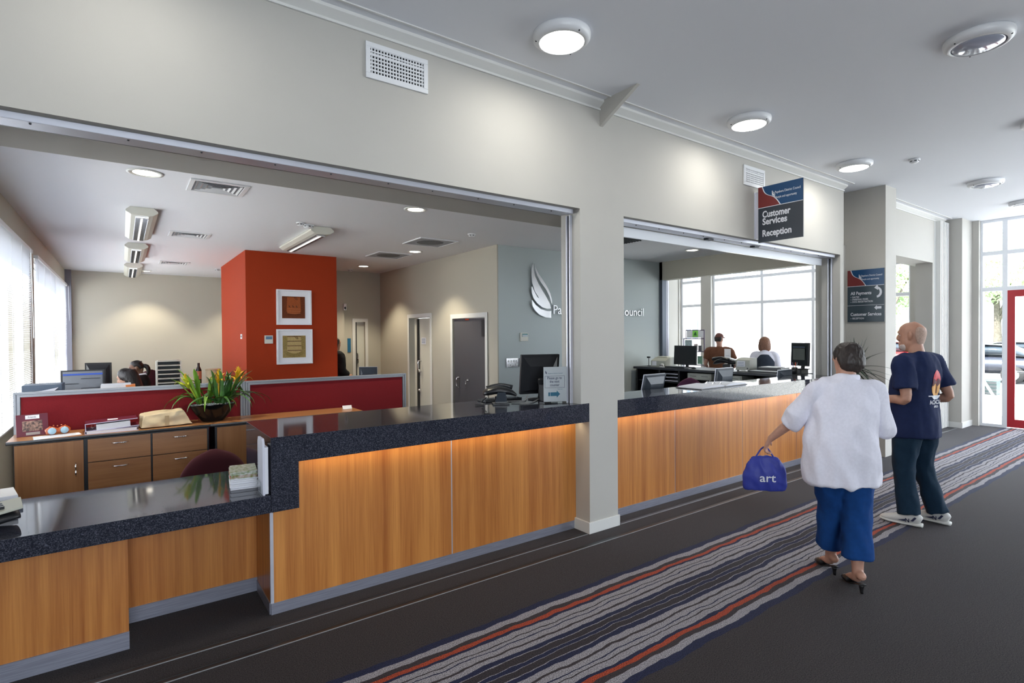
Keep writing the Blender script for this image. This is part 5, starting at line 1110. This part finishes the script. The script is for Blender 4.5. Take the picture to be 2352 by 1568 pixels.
def hand_mb(mb, w, d, nrm, th, s=1.0, curl=.5):
    """w wrist, d pointing direction, nrm palm normal (curl towards), th thumb side"""
    w = Vector(w); d = Vector(d).normalized(); n = Vector(nrm); n = (n-d*n.dot(d)).normalized(); t = Vector(th); t = (t-d*t.dot(d)-n*t.dot(n)).normalized()
    mb.loft([w-d*.02, w+d*.02*s, w+d*.055*s, w+d*.088*s], [(.024*s, .018*s), (.033*s, .017*s), (.041*s, .015*s), (.038*s, .011*s)], t, 12, 3)
    for k, L in enumerate((.070, .080, .075, .058)):
        b = w+d*(.084-.004*abs(k-1.3))*s+t*(.029-.0195*k)*s; dd = (d+t*(.10-.07*k)).normalized(); pts = [b-dd*.015]; a = 0; p = b
        for q in (.45, .32, .23):
            a += curl*(.7 if q > .4 else 1.0); v = dd*math.cos(a)+n*math.sin(a); pts.append(p.copy()); p = p+v*L*q*s
        pts.append(p); mb.loft(pts, [.009*s, .0095*s, .0085*s, .0078*s, .0055*s], None, 8, 2)
    b = w+d*.022*s+t*.026*s; v = (d*.62+t*.75+n*.25).normalized(); v2 = (d*.9+t*.25+n*.35).normalized()
    mb.loft([b-v*.012, b, b+v*.036*s, b+v*.036*s+v2*.030*s], [.013*s, .0125*s, .010*s, .007*s], None, 8, 2)
def person(label, loc, rz, J, sk, vox=.010, hs=1.0, hair=None, group=None, jaw=1.0, bodyshow=True):
    t = thing('person', label, 'person', loc, rz, group)
    b = MB(); sp = J['spine']
    b.loft([p[:3] for p in sp], [(p[3]*.9, p[4]*.88) for p in sp], (1, 0, 0), 20, 4)
    nk = Vector(sp[-1][:3]); hc = Vector(J['head'])
    Mh = hmat(hc, J['face'], J.get('hup', (0, 0, 1)), hs)
    b.loft([nk-Vector((0, 0, .03)), nk.lerp(hc, .45), hc+Vector(J['face']).normalized()*-.02-Vector((0, 0, .03))], [(.062*hs, .058*hs), (.054*hs, .056*hs), (.052*hs, .060*hs)], (1, 0, 0), 14, 3)
    h = head_mb(jaw).xf(Mh); b.add(h.v, h.f)
    for i in (0, 1):
        S_, E_, W_ = (Vector(J[k][i]) for k in ('sh', 'el', 'wr')); q = J.get('arm', 1.0)
        b.loft([nk.lerp(S_, .35)-Vector((0, 0, .03)), S_, S_.lerp(E_, .5), E_, E_.lerp(W_, .35), W_.lerp(E_, .15), W_], [.05*q, .050*q, .045*q, .037*q, .037*q, .027*q, .025*q], None, 12, 3)
        hd = J['hand'][i]; hand_mb(b, W_, hd[0], hd[1], hd[2], J.get('hsz', 1.0), hd[3])
        H_, K_, A_, T_ = (Vector(J[k][i]) for k in ('hip', 'kn', 'an', 'toe')); q = J.get('legw', 1.0)
        b.loft([H_+Vector((0, 0, .04)), H_.lerp(K_, .3), K_, K_.lerp(A_, .3), A_.lerp(K_, .12), A_], [.080*q, .078*q, .054*q, .052*q, .036*q, .036*q], None, 14, 3)
        hl = A_-(T_-A_).normalized()*.05+Vector((0, 0, -.03)); b.loft([A_+Vector((0, 0, .01)), A_.lerp(T_, .1)+Vector((0, 0, -.025)), A_.lerp(T_, .6), T_], [(.034, .034), (.034, .034), (.033, .019), (.022, .010)], (1, 0, 0), 12, 3); b.ball(hl, (.03, .035, .03), 10, 8)
    rm(b, 'body', sk, t, vox, it=2)
    eyes(t, Mh, iris_m)
    return t, Mh
def sleeve(m, S_, E_, W_, f, nk, r0=.07, r1=.06, r2=.05):
    S_, E_, W_, nk = Vector(S_), Vector(E_), Vector(W_), Vector(nk)
    if f <= 1: e = S_.lerp(E_, f); m.loft([nk.lerp(S_, .35)-Vector((0, 0, .03)), S_, S_.lerp(e, .5), e], [r0*.95, r0, (r0+r1)/2, r1], None, 16, 3)
    else: e = E_.lerp(W_, f-1); m.loft([nk.lerp(S_, .35)-Vector((0, 0, .03)), S_, S_.lerp(E_, .55), E_, e], [r0*.95, r0, (r0+r1)/2, r1, r2], None, 16, 3)
def shirt(t, J, m, sp, f, name='shirt', r=(.07, .062, .05), vox=.012, folds=.006, seed=0, collar=True):
    g = MB(); g.loft([p[:3] for p in sp], [(p[3], p[4]) for p in sp], (1, 0, 0), 28, 4)
    for i in (0, 1): sleeve(g, J['sh'][i], J['el'][i], J['wr'][i], f, J['spine'][-1][:3], *r)
    return rm(g, name, m, t, vox, folds, seed=seed)
def trousers(t, J, m, r, hem, name='trousers', top=None, vox=.012, folds=.006, seed=3):
    g = MB(); sp = J['spine']; tp = top or (sp[1][3]+.008, sp[1][4]+.008)
    h0 = (Vector(J['hip'][0])+Vector(J['hip'][1]))/2
    g.loft([Vector(sp[0][:3])+Vector((0, 0, -.03)), sp[0][:3], sp[1][:3], Vector(sp[2][:3])], [(tp[0]*.75, tp[1]*.8), (tp[0], tp[1]), tp, (tp[0]*.9, tp[1]*.92)], (1, 0, 0), 24, 3)
    for i in (0, 1):
        H_, K_, A_ = (Vector(J[k][i]) for k in ('hip', 'kn', 'an')); e = K_.lerp(A_, hem)
        g.loft([H_+Vector((0, 0, .04)), H_.lerp(K_, .3), K_, K_.lerp(e, .5), e], [r[0], r[0]*.98, r[1], r[2], r[3]], None, 18, 4)
    return rm(g, name, m, t, vox, folds, (8, 8, 5), seed)
def hair_cap(t, Mh, m, secs, name='hair', vox=.006, folds=.002, extra=None):
    g = MB(); g.loft([(0, (f+b)/2, z) for z, w, f, b in secs], [(w, (f-b)/2) for z, w, f, b in secs], (1, 0, 0), 22, 3)
    if extra: extra(g)
    g.xf(Mh); return rm(g, name, m, t, vox, folds, (60, 60, 12))

# --- man in navy T-shirt, profile to the left
navy_c = cloth('navy_cotton', (.012, .022, .075)); jean = cloth('dark_denim', (.008, .028, .055), vs=60); shoe_w = mat('white_trainer_leather', (.62, .62, .60), .5); sole_m = mat('trainer_sole', (.66, .66, .63), .6); navy_sh = mat('navy_trim', (.015, .02, .06), .5)
J = dict(spine=[(0, .0, .86, .155, .12), (0, .0, .95, .18, .135), (0, .02, 1.06, .175, .145), (0, .02, 1.20, .185, .14), (0, -.01, 1.34, .195, .125), (0, -.025, 1.43, .15, .09), (0, -.02, 1.49, .065, .065)],
         head=(.0, .035, 1.665), face=(-.26, 1, -.03), hup=(0, .03, 1), sh=((-.190, -.02, 1.435), (.175, -.03, 1.43)), el=((-.25, -.08, 1.12), (.245, -.12, 1.13)), wr=((-.235, .18, 1.10), (.18, .12, 1.06)),
         hand=(((-.15, 1, .02), (.9, .1, -.3), (.1, .1, 1), .45), ((-.2, 1, 0), (-.9, .1, -.3), (-.1, .1, 1), .5)), hip=((-.09, 0, .90), (.09, 0, .90)), kn=((-.115, .03, .50), (.125, .02, .50)), an=((-.13, -.03, .095), (.16, -.08, .095)), toe=((-.19, .13, .04), (.13, .10, .04)), arm=1.08, legw=1.1, hsz=1.05)
mloc = (5.75, 1.81, 0)
man, Mh = person('bald bearded man in navy T-shirt and jeans standing side on by the far counter', mloc, math.radians(-16), J, skin, .0075, 1.06, jaw=1.08)
tsp = [(0, .01, .775, .215, .17), (0, .01, .86, .215, .172), (0, .02, .97, .21, .172), (0, .025, 1.08, .205, .172), (0, .02, 1.20, .21, .165), (0, -.01, 1.34, .21, .15), (0, -.025, 1.445, .17, .11), (0, -.015, 1.515, .085, .078)]
ts = shirt(man, J, navy_c, tsp, .72, 't_shirt', (.080, .086, .09), .010, .015, 2)
trousers(man, J, jean, (.110, .085, .078, .082), 1.0, 'jeans', (.175, .14), .010, .014)
grey_h = mat('white_stubble', (.50, .35, .28), .8, var=.25, vscale=120)
hair_cap(man, Mh, grey_h, [(-.078, .040, -.040, -.072), (-.045, .0575, -.035, -.085), (-.02, .067, -.028, -.0925), (.01, .0715, -.022, -.099), (.035, .0725, -.026, -.1015), (.055, .0715, -.036, -.0995), (.072, .0635, -.055, -.0925)], 'cropped_hair', .004, .0006)
hair_cap(man, Mh, mat('white_beard', (.56, .47, .43), .85), [(-.122, .022, .084, .03), (-.110, .039, .0965, .01), (-.088, .051*1.08, .0965, .0), (-.070, .0535*1.08, .0885, .01)], 'beard', .004, .0012)
for s_ in (-1, 1): part('eyebrow', MB().loft([(s_*.014, .0925, .036), (s_*.032, .0885, .041), (s_*.048, .075, .036)], [.003, .004, .002], (0, 0, 1), 6, 2).xf(Mh), grey_h, man, False, True)
def trainer(root, A_, T_, lab):
    A_, T_ = Vector(A_), Vector(T_); d = (T_-A_); d.z = 0; d.normalize(); r = Vector((d.y, -d.x, 0)); o = Vector((A_.x, A_.y, 0))
    M = Matrix(((r.x, d.x, 0, o.x), (r.y, d.y, 0, o.y), (0, 0, 1, 0), (0, 0, 0, 1)))
    up = MB().loft([(0, -.088, .055), (0, -.065, .063), (0, .0, .068), (0, .07, .058), (0, .14, .044), (0, .195, .036), (0, .215, .03)], [(.022, .030), (.040, .050), (.043, .053), (.044, .040), (.047, .028), (.036, .020), (.012, .010)], (1, 0, 0), 18, 3).xf(M)
    u = part('trainer', up, shoe_w, root, False, True)
    part('sole', MB().loft([(0, -.098, .020), (0, -.06, .019), (0, 0, .016), (0, .07, .014), (0, .14, .017), (0, .20, .022), (0, .222, .028)], [(.03, .018), (.045, .018), (.042, .015), (.046, .014), (.052, .015), (.040, .014), (.012, .008)], (1, 0, 0), 18, 3).xf(M), sole_m, u, False, True)
    for s_ in (-1, 1):
        part('side_patch', MB().prism([(s_*.047, .075, .040), (s_*.047, .015, .060), (s_*.047, .02, .040)], (s_*.002, 0, 0)).xf(M), navy_sh, u, False)
        part('heel_patch', MB().prism([(s_*.046, -.02, .05), (s_*.046, -.05, .09), (s_*.046, -.065, .085), (s_*.046, -.04, .05)], (s_*.002, 0, 0)).xf(M), navy_sh, u, False)
        tx = text_mb('N', size=.045, width=.03, bold=.02, ext=.002)
        tx.xf(M @ frame_m((s_*.0455, -.012 if s_ > 0 else .018, .036), (0, s_, 0), (0, 0, 1))); part('lettering', tx, navy_sh, u, False)
    for k in range(4): part('lace', MB().tube([(-.022, .02+k*.022, .104-k*.010), (0, .024+k*.022, .110-k*.010), (.022, .02+k*.022, .104-k*.010)], .003, 6, 2).xf(M), shoe_w, u, False, True)
for i in (0, 1): trainer(man, J['an'][i], J['toe'][i], '')
# printed motif on the back of the shirt, laid onto the cloth
bv = BVHTree.FromPolygons([v.co.copy() for v in ts.data.vertices], [tuple(p.vertices) for p in ts.data.polygons])
def decal(name, mb, origin, u, m, lift=.003):
    """mb in a local plane (x right, y up) projected forwards (+Y) onto the back of the shirt"""
    M = frame_m(origin, u, (0, 0, 1)); n = M.to_3x3() @ Vector((0, 0, -1)); o = []
    for q in mb.v:
        p = M @ Vector((q.x, q.y, 0)); h = bv.ray_cast(p-n*.3, n)
        o.append(h[0]-n*lift if h[0] is not None else p)
    mb.v = o; return part(name, mb, m, man, False, False)
def grid_poly(f, x0, x1, y0, y1, st=.008):
    g = MB(); nx = int((x1-x0)/st); ny = int((y1-y0)/st)
    for i in range(nx):
        for j in range(ny):
            cx, cy = x0+(i+.5)*st, y0+(j+.5)*st
            if f(cx, cy): g.add([(cx-st/2, cy-st/2, 0), (cx+st/2, cy-st/2, 0), (cx+st/2, cy+st/2, 0), (cx-st/2, cy+st/2, 0)], [(0, 1, 2, 3)])
    return g
U = Vector((1, .10, 0)).normalized(); O = (.03, -.2, 1.02)
el_ = lambda x, y: (x/.062)**2+((y-.235)/.115)**2 < 1
decal('print_red', grid_poly(lambda x, y: el_(x, y) and y > .235, -.08, .08, .1, .36, .005), O, U, mat('red_print', (.62, .03, .05), .6))
decal('print_orange', grid_poly(lambda x, y: el_(x, y) and y <= .235, -.08, .08, .1, .36, .005), O, U, mat('orange_print', (.75, .38, .10), .6), .0031)
decal('print_dark', grid_poly(lambda x, y: el_(x, y) and abs(y-.245) < .022+.010*math.sin(x*90) or (abs(x-.012) < .004 and .15 < y < .24), -.08, .08, .1, .36, .004), O, U, mat('dark_red_print', (.10, .01, .02), .6), .005)
decal('print_white', grid_poly(lambda x, y: (.118 < y < .128 and abs(x) < .085) or (((x/.05)**2+((y-.128)/.035)**2 < 1) and y < .12), -.09, .09, .08, .14, .005), O, U, ink_w, .005)
for tx, w_, y_, s_ in (('ACACIA', .16, .055, .050), ('AFRICA', .07, .025, .026)):
    m_ = text_mb(tx, size=s_, width=w_, bold=.015, ext=0); m_.v = [q+Vector((-w_/2, y_, 0)) for q in m_.v]; decal('lettering', m_, O, U, ink_w, .005)

# --- woman in white shirt, walking away past the counter
white_c = cloth('white_striped_cotton', (.80, .79, .88), var=.05, vs=60); blue_t = cloth('royal_blue_cotton', (.006, .055, .22)); mule = mat('black_mule_leather', (.012, .011, .012), .35)
J = dict(spine=[(0, .03, .80, .165, .125), (0, .03, .90, .19, .135), (.01, .04, 1.0, .165, .12), (.02, .05, 1.14, .165, .125), (.035, .06, 1.27, .17, .115), (.045, .06, 1.345, .135, .08), (.055, .07, 1.39, .058, .055)],
         head=(.075, .13, 1.50), face=(-.25, 1, -.28), hup=(.05, .28, 1), sh=((-.135, .05, 1.315), (.215, .05, 1.315)), el=((-.265, .14, 1.09), (.25, .0, 1.08)), wr=((-.375, .27, .935), (.25, .20, 1.0)),
         hand=(((-.3, .35, -.9), (.5, -.3, -.3), (.5, .8, .2), .9), ((-.2, .95, .15), (-.6, .1, -.6), (-.3, .2, 1), .5)), hip=((-.06, .03, .86), (.095, .02, .86)), kn=((.0, .17, .47), (.10, .04, .48)), an=((.03, .27, .115), (.09, .0, .115)), toe=((.01, .395, .03), (.08, .13, .03)), arm=.95, legw=1.0, hsz=.92)
woman, Mh = person('woman in white shirt and blue trousers walking away with a blue bag', (3.86, 1.62, 0), math.radians(-45), J, skin_f, .0075, .95)
wsp = [(0, .035, .705, .225, .185), (0, .035, .80, .222, .18), (0, .035, .92, .215, .175), (.01, .04, 1.04, .205, .165), (.02, .05, 1.15, .20, .160), (.035, .06, 1.26, .195, .145), (.045, .065, 1.345, .155, .10), (.055, .07, 1.395, .072, .068)]
shirt(woman, J, white_c, wsp, 1.12, 'shirt', (.060, .060, .060), .009, .030, 9)
part('collar', MB().loft([(0, .10, 1.390), (-.012, .05, 1.400), (.055, .012, 1.405), (.122, .05, 1.400), (.11, .10, 1.390)], [(.006, .004), (.018, .005), (.020, .006), (.018, .005), (.006, .004)], (0, 0, 1), 8, 4), white_c, woman, False, True)
trousers(woman, J, blue_t, (.108, .088, .085, .090), .74, 'trousers', (.175, .135), .010, .012)
dkhair = mat('dark_brown_hair', (.030, .018, .014), .5, var=.5, vscale=90)
hair_cap(woman, Mh, dkhair, [(-.085, .045, -.03, -.085), (-.05, .078, .0, -.108), (-.01, .090, .01, -.120), (.03, .092, .04, -.124), (.065, .088, .075, -.120), (.10, .072, .07, -.10), (.128, .045, .04, -.065), (.138, .010, -.005, -.02)], 'hair', .006, .006)
def mule_shoe(root, A_, T_):
    A_, T_ = Vector(A_), Vector(T_); d = (T_-A_); d.z = 0; d.normalize(); r = Vector((d.y, -d.x, 0)); o = Vector((A_.x, A_.y, 0)); M = Matrix(((r.x, d.x, 0, o.x), (r.y, d.y, 0, o.y), (0, 0, 1, 0), (0, 0, 0, 1)))
    u = part('mule', MB().loft([(0, -.062, .060), (0, -.02, .052), (0, .05, .022), (0, .12, .012), (0, .175, .010)], [(.024, .006), (.028, .006), (.030, .006), (.036, .006), (.010, .005)], (1, 0, 0), 14, 3).loft([(0, .07, .035), (0, .115, .033), (0, .16, .022), (0, .185, .012)], [(.037, .028), (.039, .024), (.026, .016), (.006, .006)], (1, 0, 0), 14, 3).xf(M), mule, root, False, True)
    part('heel', MB().loft([(0, -.045, .055), (0, -.045, .03), (0, -.05, .0)], [(.020, .018), (.013, .012), (.009, .009)], (1, 0, 0), 12, 2).xf(M), mule, u, False, True)
for i in (0, 1): mule_shoe(woman, J['an'][i], J['toe'][i])
bag = thing('carrier_bag', 'violet blue carrier bag with white letters held in the walking woman\'s left hand', 'bag', (0, 0, 0))
Rw = Matrix.Translation((3.86, 1.62, 0)) @ Matrix.Rotation(math.radians(-45), 4, 'Z'); hw = Rw @ Vector((-.40, .31, .86)); bag.location = (hw.x, hw.y, .56)
bag_m = translucent('violet_blue_plastic', (.05, .07, .42), .35)
g = MB(); g.loft([(0, 0, .0), (0, 0, .06), (0, 0, .16), (0, 0, .24)], [(.145, .035), (.15, .045), (.135, .035), (.09, .012)], (.707, -.707, 0), 20, 4); rm(g, 'pouch', bag_m, bag, .008, .012, (12, 12, 8), 5)
part('handles', MB().tube([(-.05, .05, .22), (-.02, .02, .29), (0, 0, .31), (.02, -.02, .29), (.05, -.05, .22)], .006, 8, 4), bag_m, bag, False, True)
part('lettering', text_mb('art', size=.085, width=.11, bold=.01, ext=.001).xf(frame_m((-.075, -.005, .07), (.707, -.707, 0), (0, 0, 1))), ink_w, bag, False)

# --- customers at the back counter
brown_c = cloth('brown_cotton', (.16, .065, .035)); cap_m = cloth('faded_brown_cap', (.14, .06, .05)); vest_m = cloth('charcoal_vest', (.035, .045, .065)); blond = mat('light_brown_hair', (.28, .13, .075), .5, var=.4, vscale=70)
def stand(h=1.72, w=1.0, lean=0):
    k = h/1.75
    return dict(spine=[(0, 0, .86*k, .15*w, .115), (0, 0, .95*k, .17*w, .125), (0, 0, 1.06*k, .15*w, .115), (0, .0, 1.20*k, .165*w, .12), (0, -.01, 1.33*k, .18*w, .11), (0, -.01, 1.415*k, .14*w, .08), (0, 0, 1.465*k, .06, .06)],
         head=(0, .035, 1.63*k), face=(0, 1, -.08), sh=((-.18*w, -.01, 1.395*k), (.18*w, -.01, 1.395*k)), el=((-.235*w, -.02, 1.10*k), (.235*w, -.02, 1.10*k)), wr=((-.20*w, .18, .98*k), (.20*w, .18, .98*k)),
         hand=(((.1, .9, -.2), (.9, 0, -.3), (.1, .2, 1), .5), ((-.1, .9, -.2), (-.9, 0, -.3), (-.1, .2, 1), .5)), hip=((-.09, 0, .9*k), (.09, 0, .9*k)), kn=((-.1, .02, .5*k), (.1, .02, .5*k)), an=((-.11, -.03, .09), (.11, -.03, .09)), toe=((-.13, .12, .03), (.13, .12, .03)))
def grow(sp, a, b, z0=None, n0=0):
    o = [(x, y, z, p+a, q+b) for x, y, z, p, q in sp[n0:]]
    if z0 is not None: o = [(o[0][0], o[0][1], z0, o[0][3], o[0][4])]+o
    return o
J = stand(1.70, 1.12); J['face'] = (.55, 1, -.1); J['wr'] = ((-.2, .2, 1.0), (.3, .14, 1.05)); J['el'] = ((-.26, .0, 1.09), (.29, -.05, 1.08))
pm, Mh = person('man in brown T-shirt and brown cap seen from behind at the far glazing', (9.7, 6.36, 0), math.radians(-55), J, skin_f, .012, .98)
shirt(pm, J, brown_c, grow(J['spine'], .022, .022, .80), .62, 't_shirt', (.072, .075, .078), .014, .008)
trousers(pm, J, jean, (.10, .08, .075, .078), 1.0, 'jeans', None, .014)
hair_cap(pm, Mh, dkhair, [(-.05, .06, -.03, -.09), (-.01, .074, -.01, -.103), (.03, .077, -.01, -.106), (.05, .07, -.03, -.10)], 'hair', .006)
def brim(g): g.loft([(0, .06, .05), (0, .11, .045), (0, .165, .035)], [(.075, .006), (.075, .006), (.04, .004)], (1, 0, 0), 16, 3)
hair_cap(pm, Mh, cap_m, [(.025, .080, .095, -.108), (.05, .081, .095, -.106), (.085, .074, .08, -.092), (.112, .055, .05, -.065), (.128, .02, .01, -.02)], 'cap', .006, 0, brim)
J = stand(1.62, .98)
pw, Mh = person('woman in charcoal waistcoat over white blouse seen from behind at the far glazing', (9.7, 5.42, 0), math.radians(-62), J, skin_f, .012, .95)
shirt(pw, J, white_c, grow(J['spine'], .016, .016, .80), 1.75, 'blouse', (.066, .062, .05), .014, .006)
g = MB(); v = grow(J['spine'], .028, .028, .84)[:-1]; v[-1] = (v[-1][0], v[-1][1], v[-1][2], v[-1][3]-.03, v[-1][4]); g.loft([p[:3] for p in v], [(p[3]*(.88 if i > 4 else 1), p[4]) for i, p in enumerate(v)], (1, 0, 0), 24, 3); rm(g, 'waistcoat', vest_m, pw, .014, .004)
trousers(pw, J, cloth('charcoal_trousers', (.03, .032, .04)), (.10, .08, .075, .08), 1.0, 'trousers', None, .014)
part('collar', MB().loft([(-.07, .03, 1.365), (-.05, -.05, 1.375), (0, -.075, 1.38), (.05, -.05, 1.375), (.07, .03, 1.365)], [(.028, .010)]*5, (0, 0, 1), 8, 4), white_c, pw, False, True)
hair_cap(pw, Mh, blond, [(-.15, .085, -.02, -.10), (-.12, .108, -.0, -.12), (-.05, .110, .0, -.130), (.01, .104, .02, -.134), (.05, .098, .06, -.128), (.09, .078, .07, -.10), (.125, .045, .03, -.06), (.134, .01, -.01, -.02)], 'bob_hair', .006, .005)
# --- office workers behind the partition
def sit(k=1.0):
    return dict(spine=[(0, -.05, .47, .17, .13), (0, -.04, .56, .165, .13), (0, -.02, .68, .15, .12), (0, 0, .82, .155, .12), (0, 0, .94, .17, .11), (0, 0, 1.0, .13, .08), (0, .01, 1.04, .055, .055)],
         head=(0, .06, 1.175), face=(0, 1, -.2), hup=(0, .2, 1), sh=((-.16, 0, .97), (.16, 0, .97)), el=((-.2, .05, .76), (.2, .05, .76)), wr=((-.12, .28, .78), (.12, .28, .78)),
         hand=(((.1, .9, 0), (.2, 0, -1), (1, 0, 0), .3), ((-.1, .9, 0), (-.2, 0, -1), (-1, 0, 0), .3)), hip=((-.09, -.02, .48), (.09, -.02, .48)), kn=((-.1, .40, .50), (.1, .40, .50)), an=((-.1, .40, .10), (.1, .40, .10)), toe=((-.11, .53, .04), (.11, .53, .04)))
blk = cloth('black_cotton', (.012, .012, .014)); plumh = mat('black_brown_hair', (.014, .008, .008), .45, var=.5, vscale=90)
J = sit(); wk, Mh = person('dark haired office worker with head bowed behind the red partition', (.10, 8.45, 0), math.radians(65), J, skin, .012, 1.0)
shirt(wk, J, blk, grow(J['spine'], .018, .018, .50), 1.5, 'top', (.066, .06, .05), .014, .004); trousers(wk, J, blk, (.09, .075, .07, .075), 1.0, 'trousers', None, .014)
hair_cap(wk, Mh, plumh, [(-.20, .075, -.10, -.15), (-.13, .10, -.05, -.15), (-.05, .102, .0, -.145), (.01, .100, .04, -.140), (.05, .096, .082, -.130), (.09, .080, .088, -.108), (.125, .048, .04, -.065), (.136, .01, -.01, -.02)], 'long_hair', .007, .003)
J = sit(); J['spine'] = [(x, y, z+.02, a, b) for x, y, z, a, b in J['spine']]
wk2, Mh = person('office worker in black top with white collar facing left near the cream wall', (.26, 11.25, 0), math.radians(80), J, skin_b, .012, 1.05)
shirt(wk2, J, blk, grow(J['spine'], .02, .02, .50), 1.5, 'top', (.07, .062, .05), .014, .004); trousers(wk2, J, blk, (.09, .075, .07, .075), 1.0, 'trousers', None, .014)
part('collar', MB().loft([(-.07, .05, 1.03), (-.06, -.03, 1.045), (0, -.07, 1.05), (.06, -.03, 1.045), (.07, .05, 1.03)], [(.045, .02)]*5, (0, 0, 1), 8, 4), paper_m, wk2, False, True)
hair_cap(wk2, Mh, plumh, [(-.02, .07, -.03, -.10), (.02, .080, .0, -.110), (.055, .082, .07, -.108), (.09, .072, .078, -.095), (.12, .05, .04, -.06), (.130, .01, 0, -.02)], 'tied_hair', .007, .001, lambda g: g.loft([(0, -.09, .02), (0, -.14, .0), (0, -.15, -.08), (0, -.12, -.15)], [(.03, .03), (.04, .035), (.035, .03), (.015, .015)], (1, 0, 0), 12, 3))
J = stand(1.66, 1.05); dk_p, Mh = person('person in dark coat with dark hair, half hidden behind the red wall', (3.30, 10.4, 0), math.radians(-70), J, skin, .014, .97)
shirt(dk_p, J, blk, grow(J['spine'], .05, .06, .75), 1.7, 'coat', (.085, .08, .065), .016, .008); trousers(dk_p, J, blk, (.10, .08, .075, .08), 1.0, 'trousers', None, .016)
hair_cap(dk_p, Mh, plumh, [(-.20, .08, -.04, -.13), (-.1, .10, .0, -.135), (.0, .100, .03, -.130), (.06, .090, .07, -.12), (.10, .07, .06, -.09), (.13, .02, .0, -.03)], 'long_hair', .008, .004)
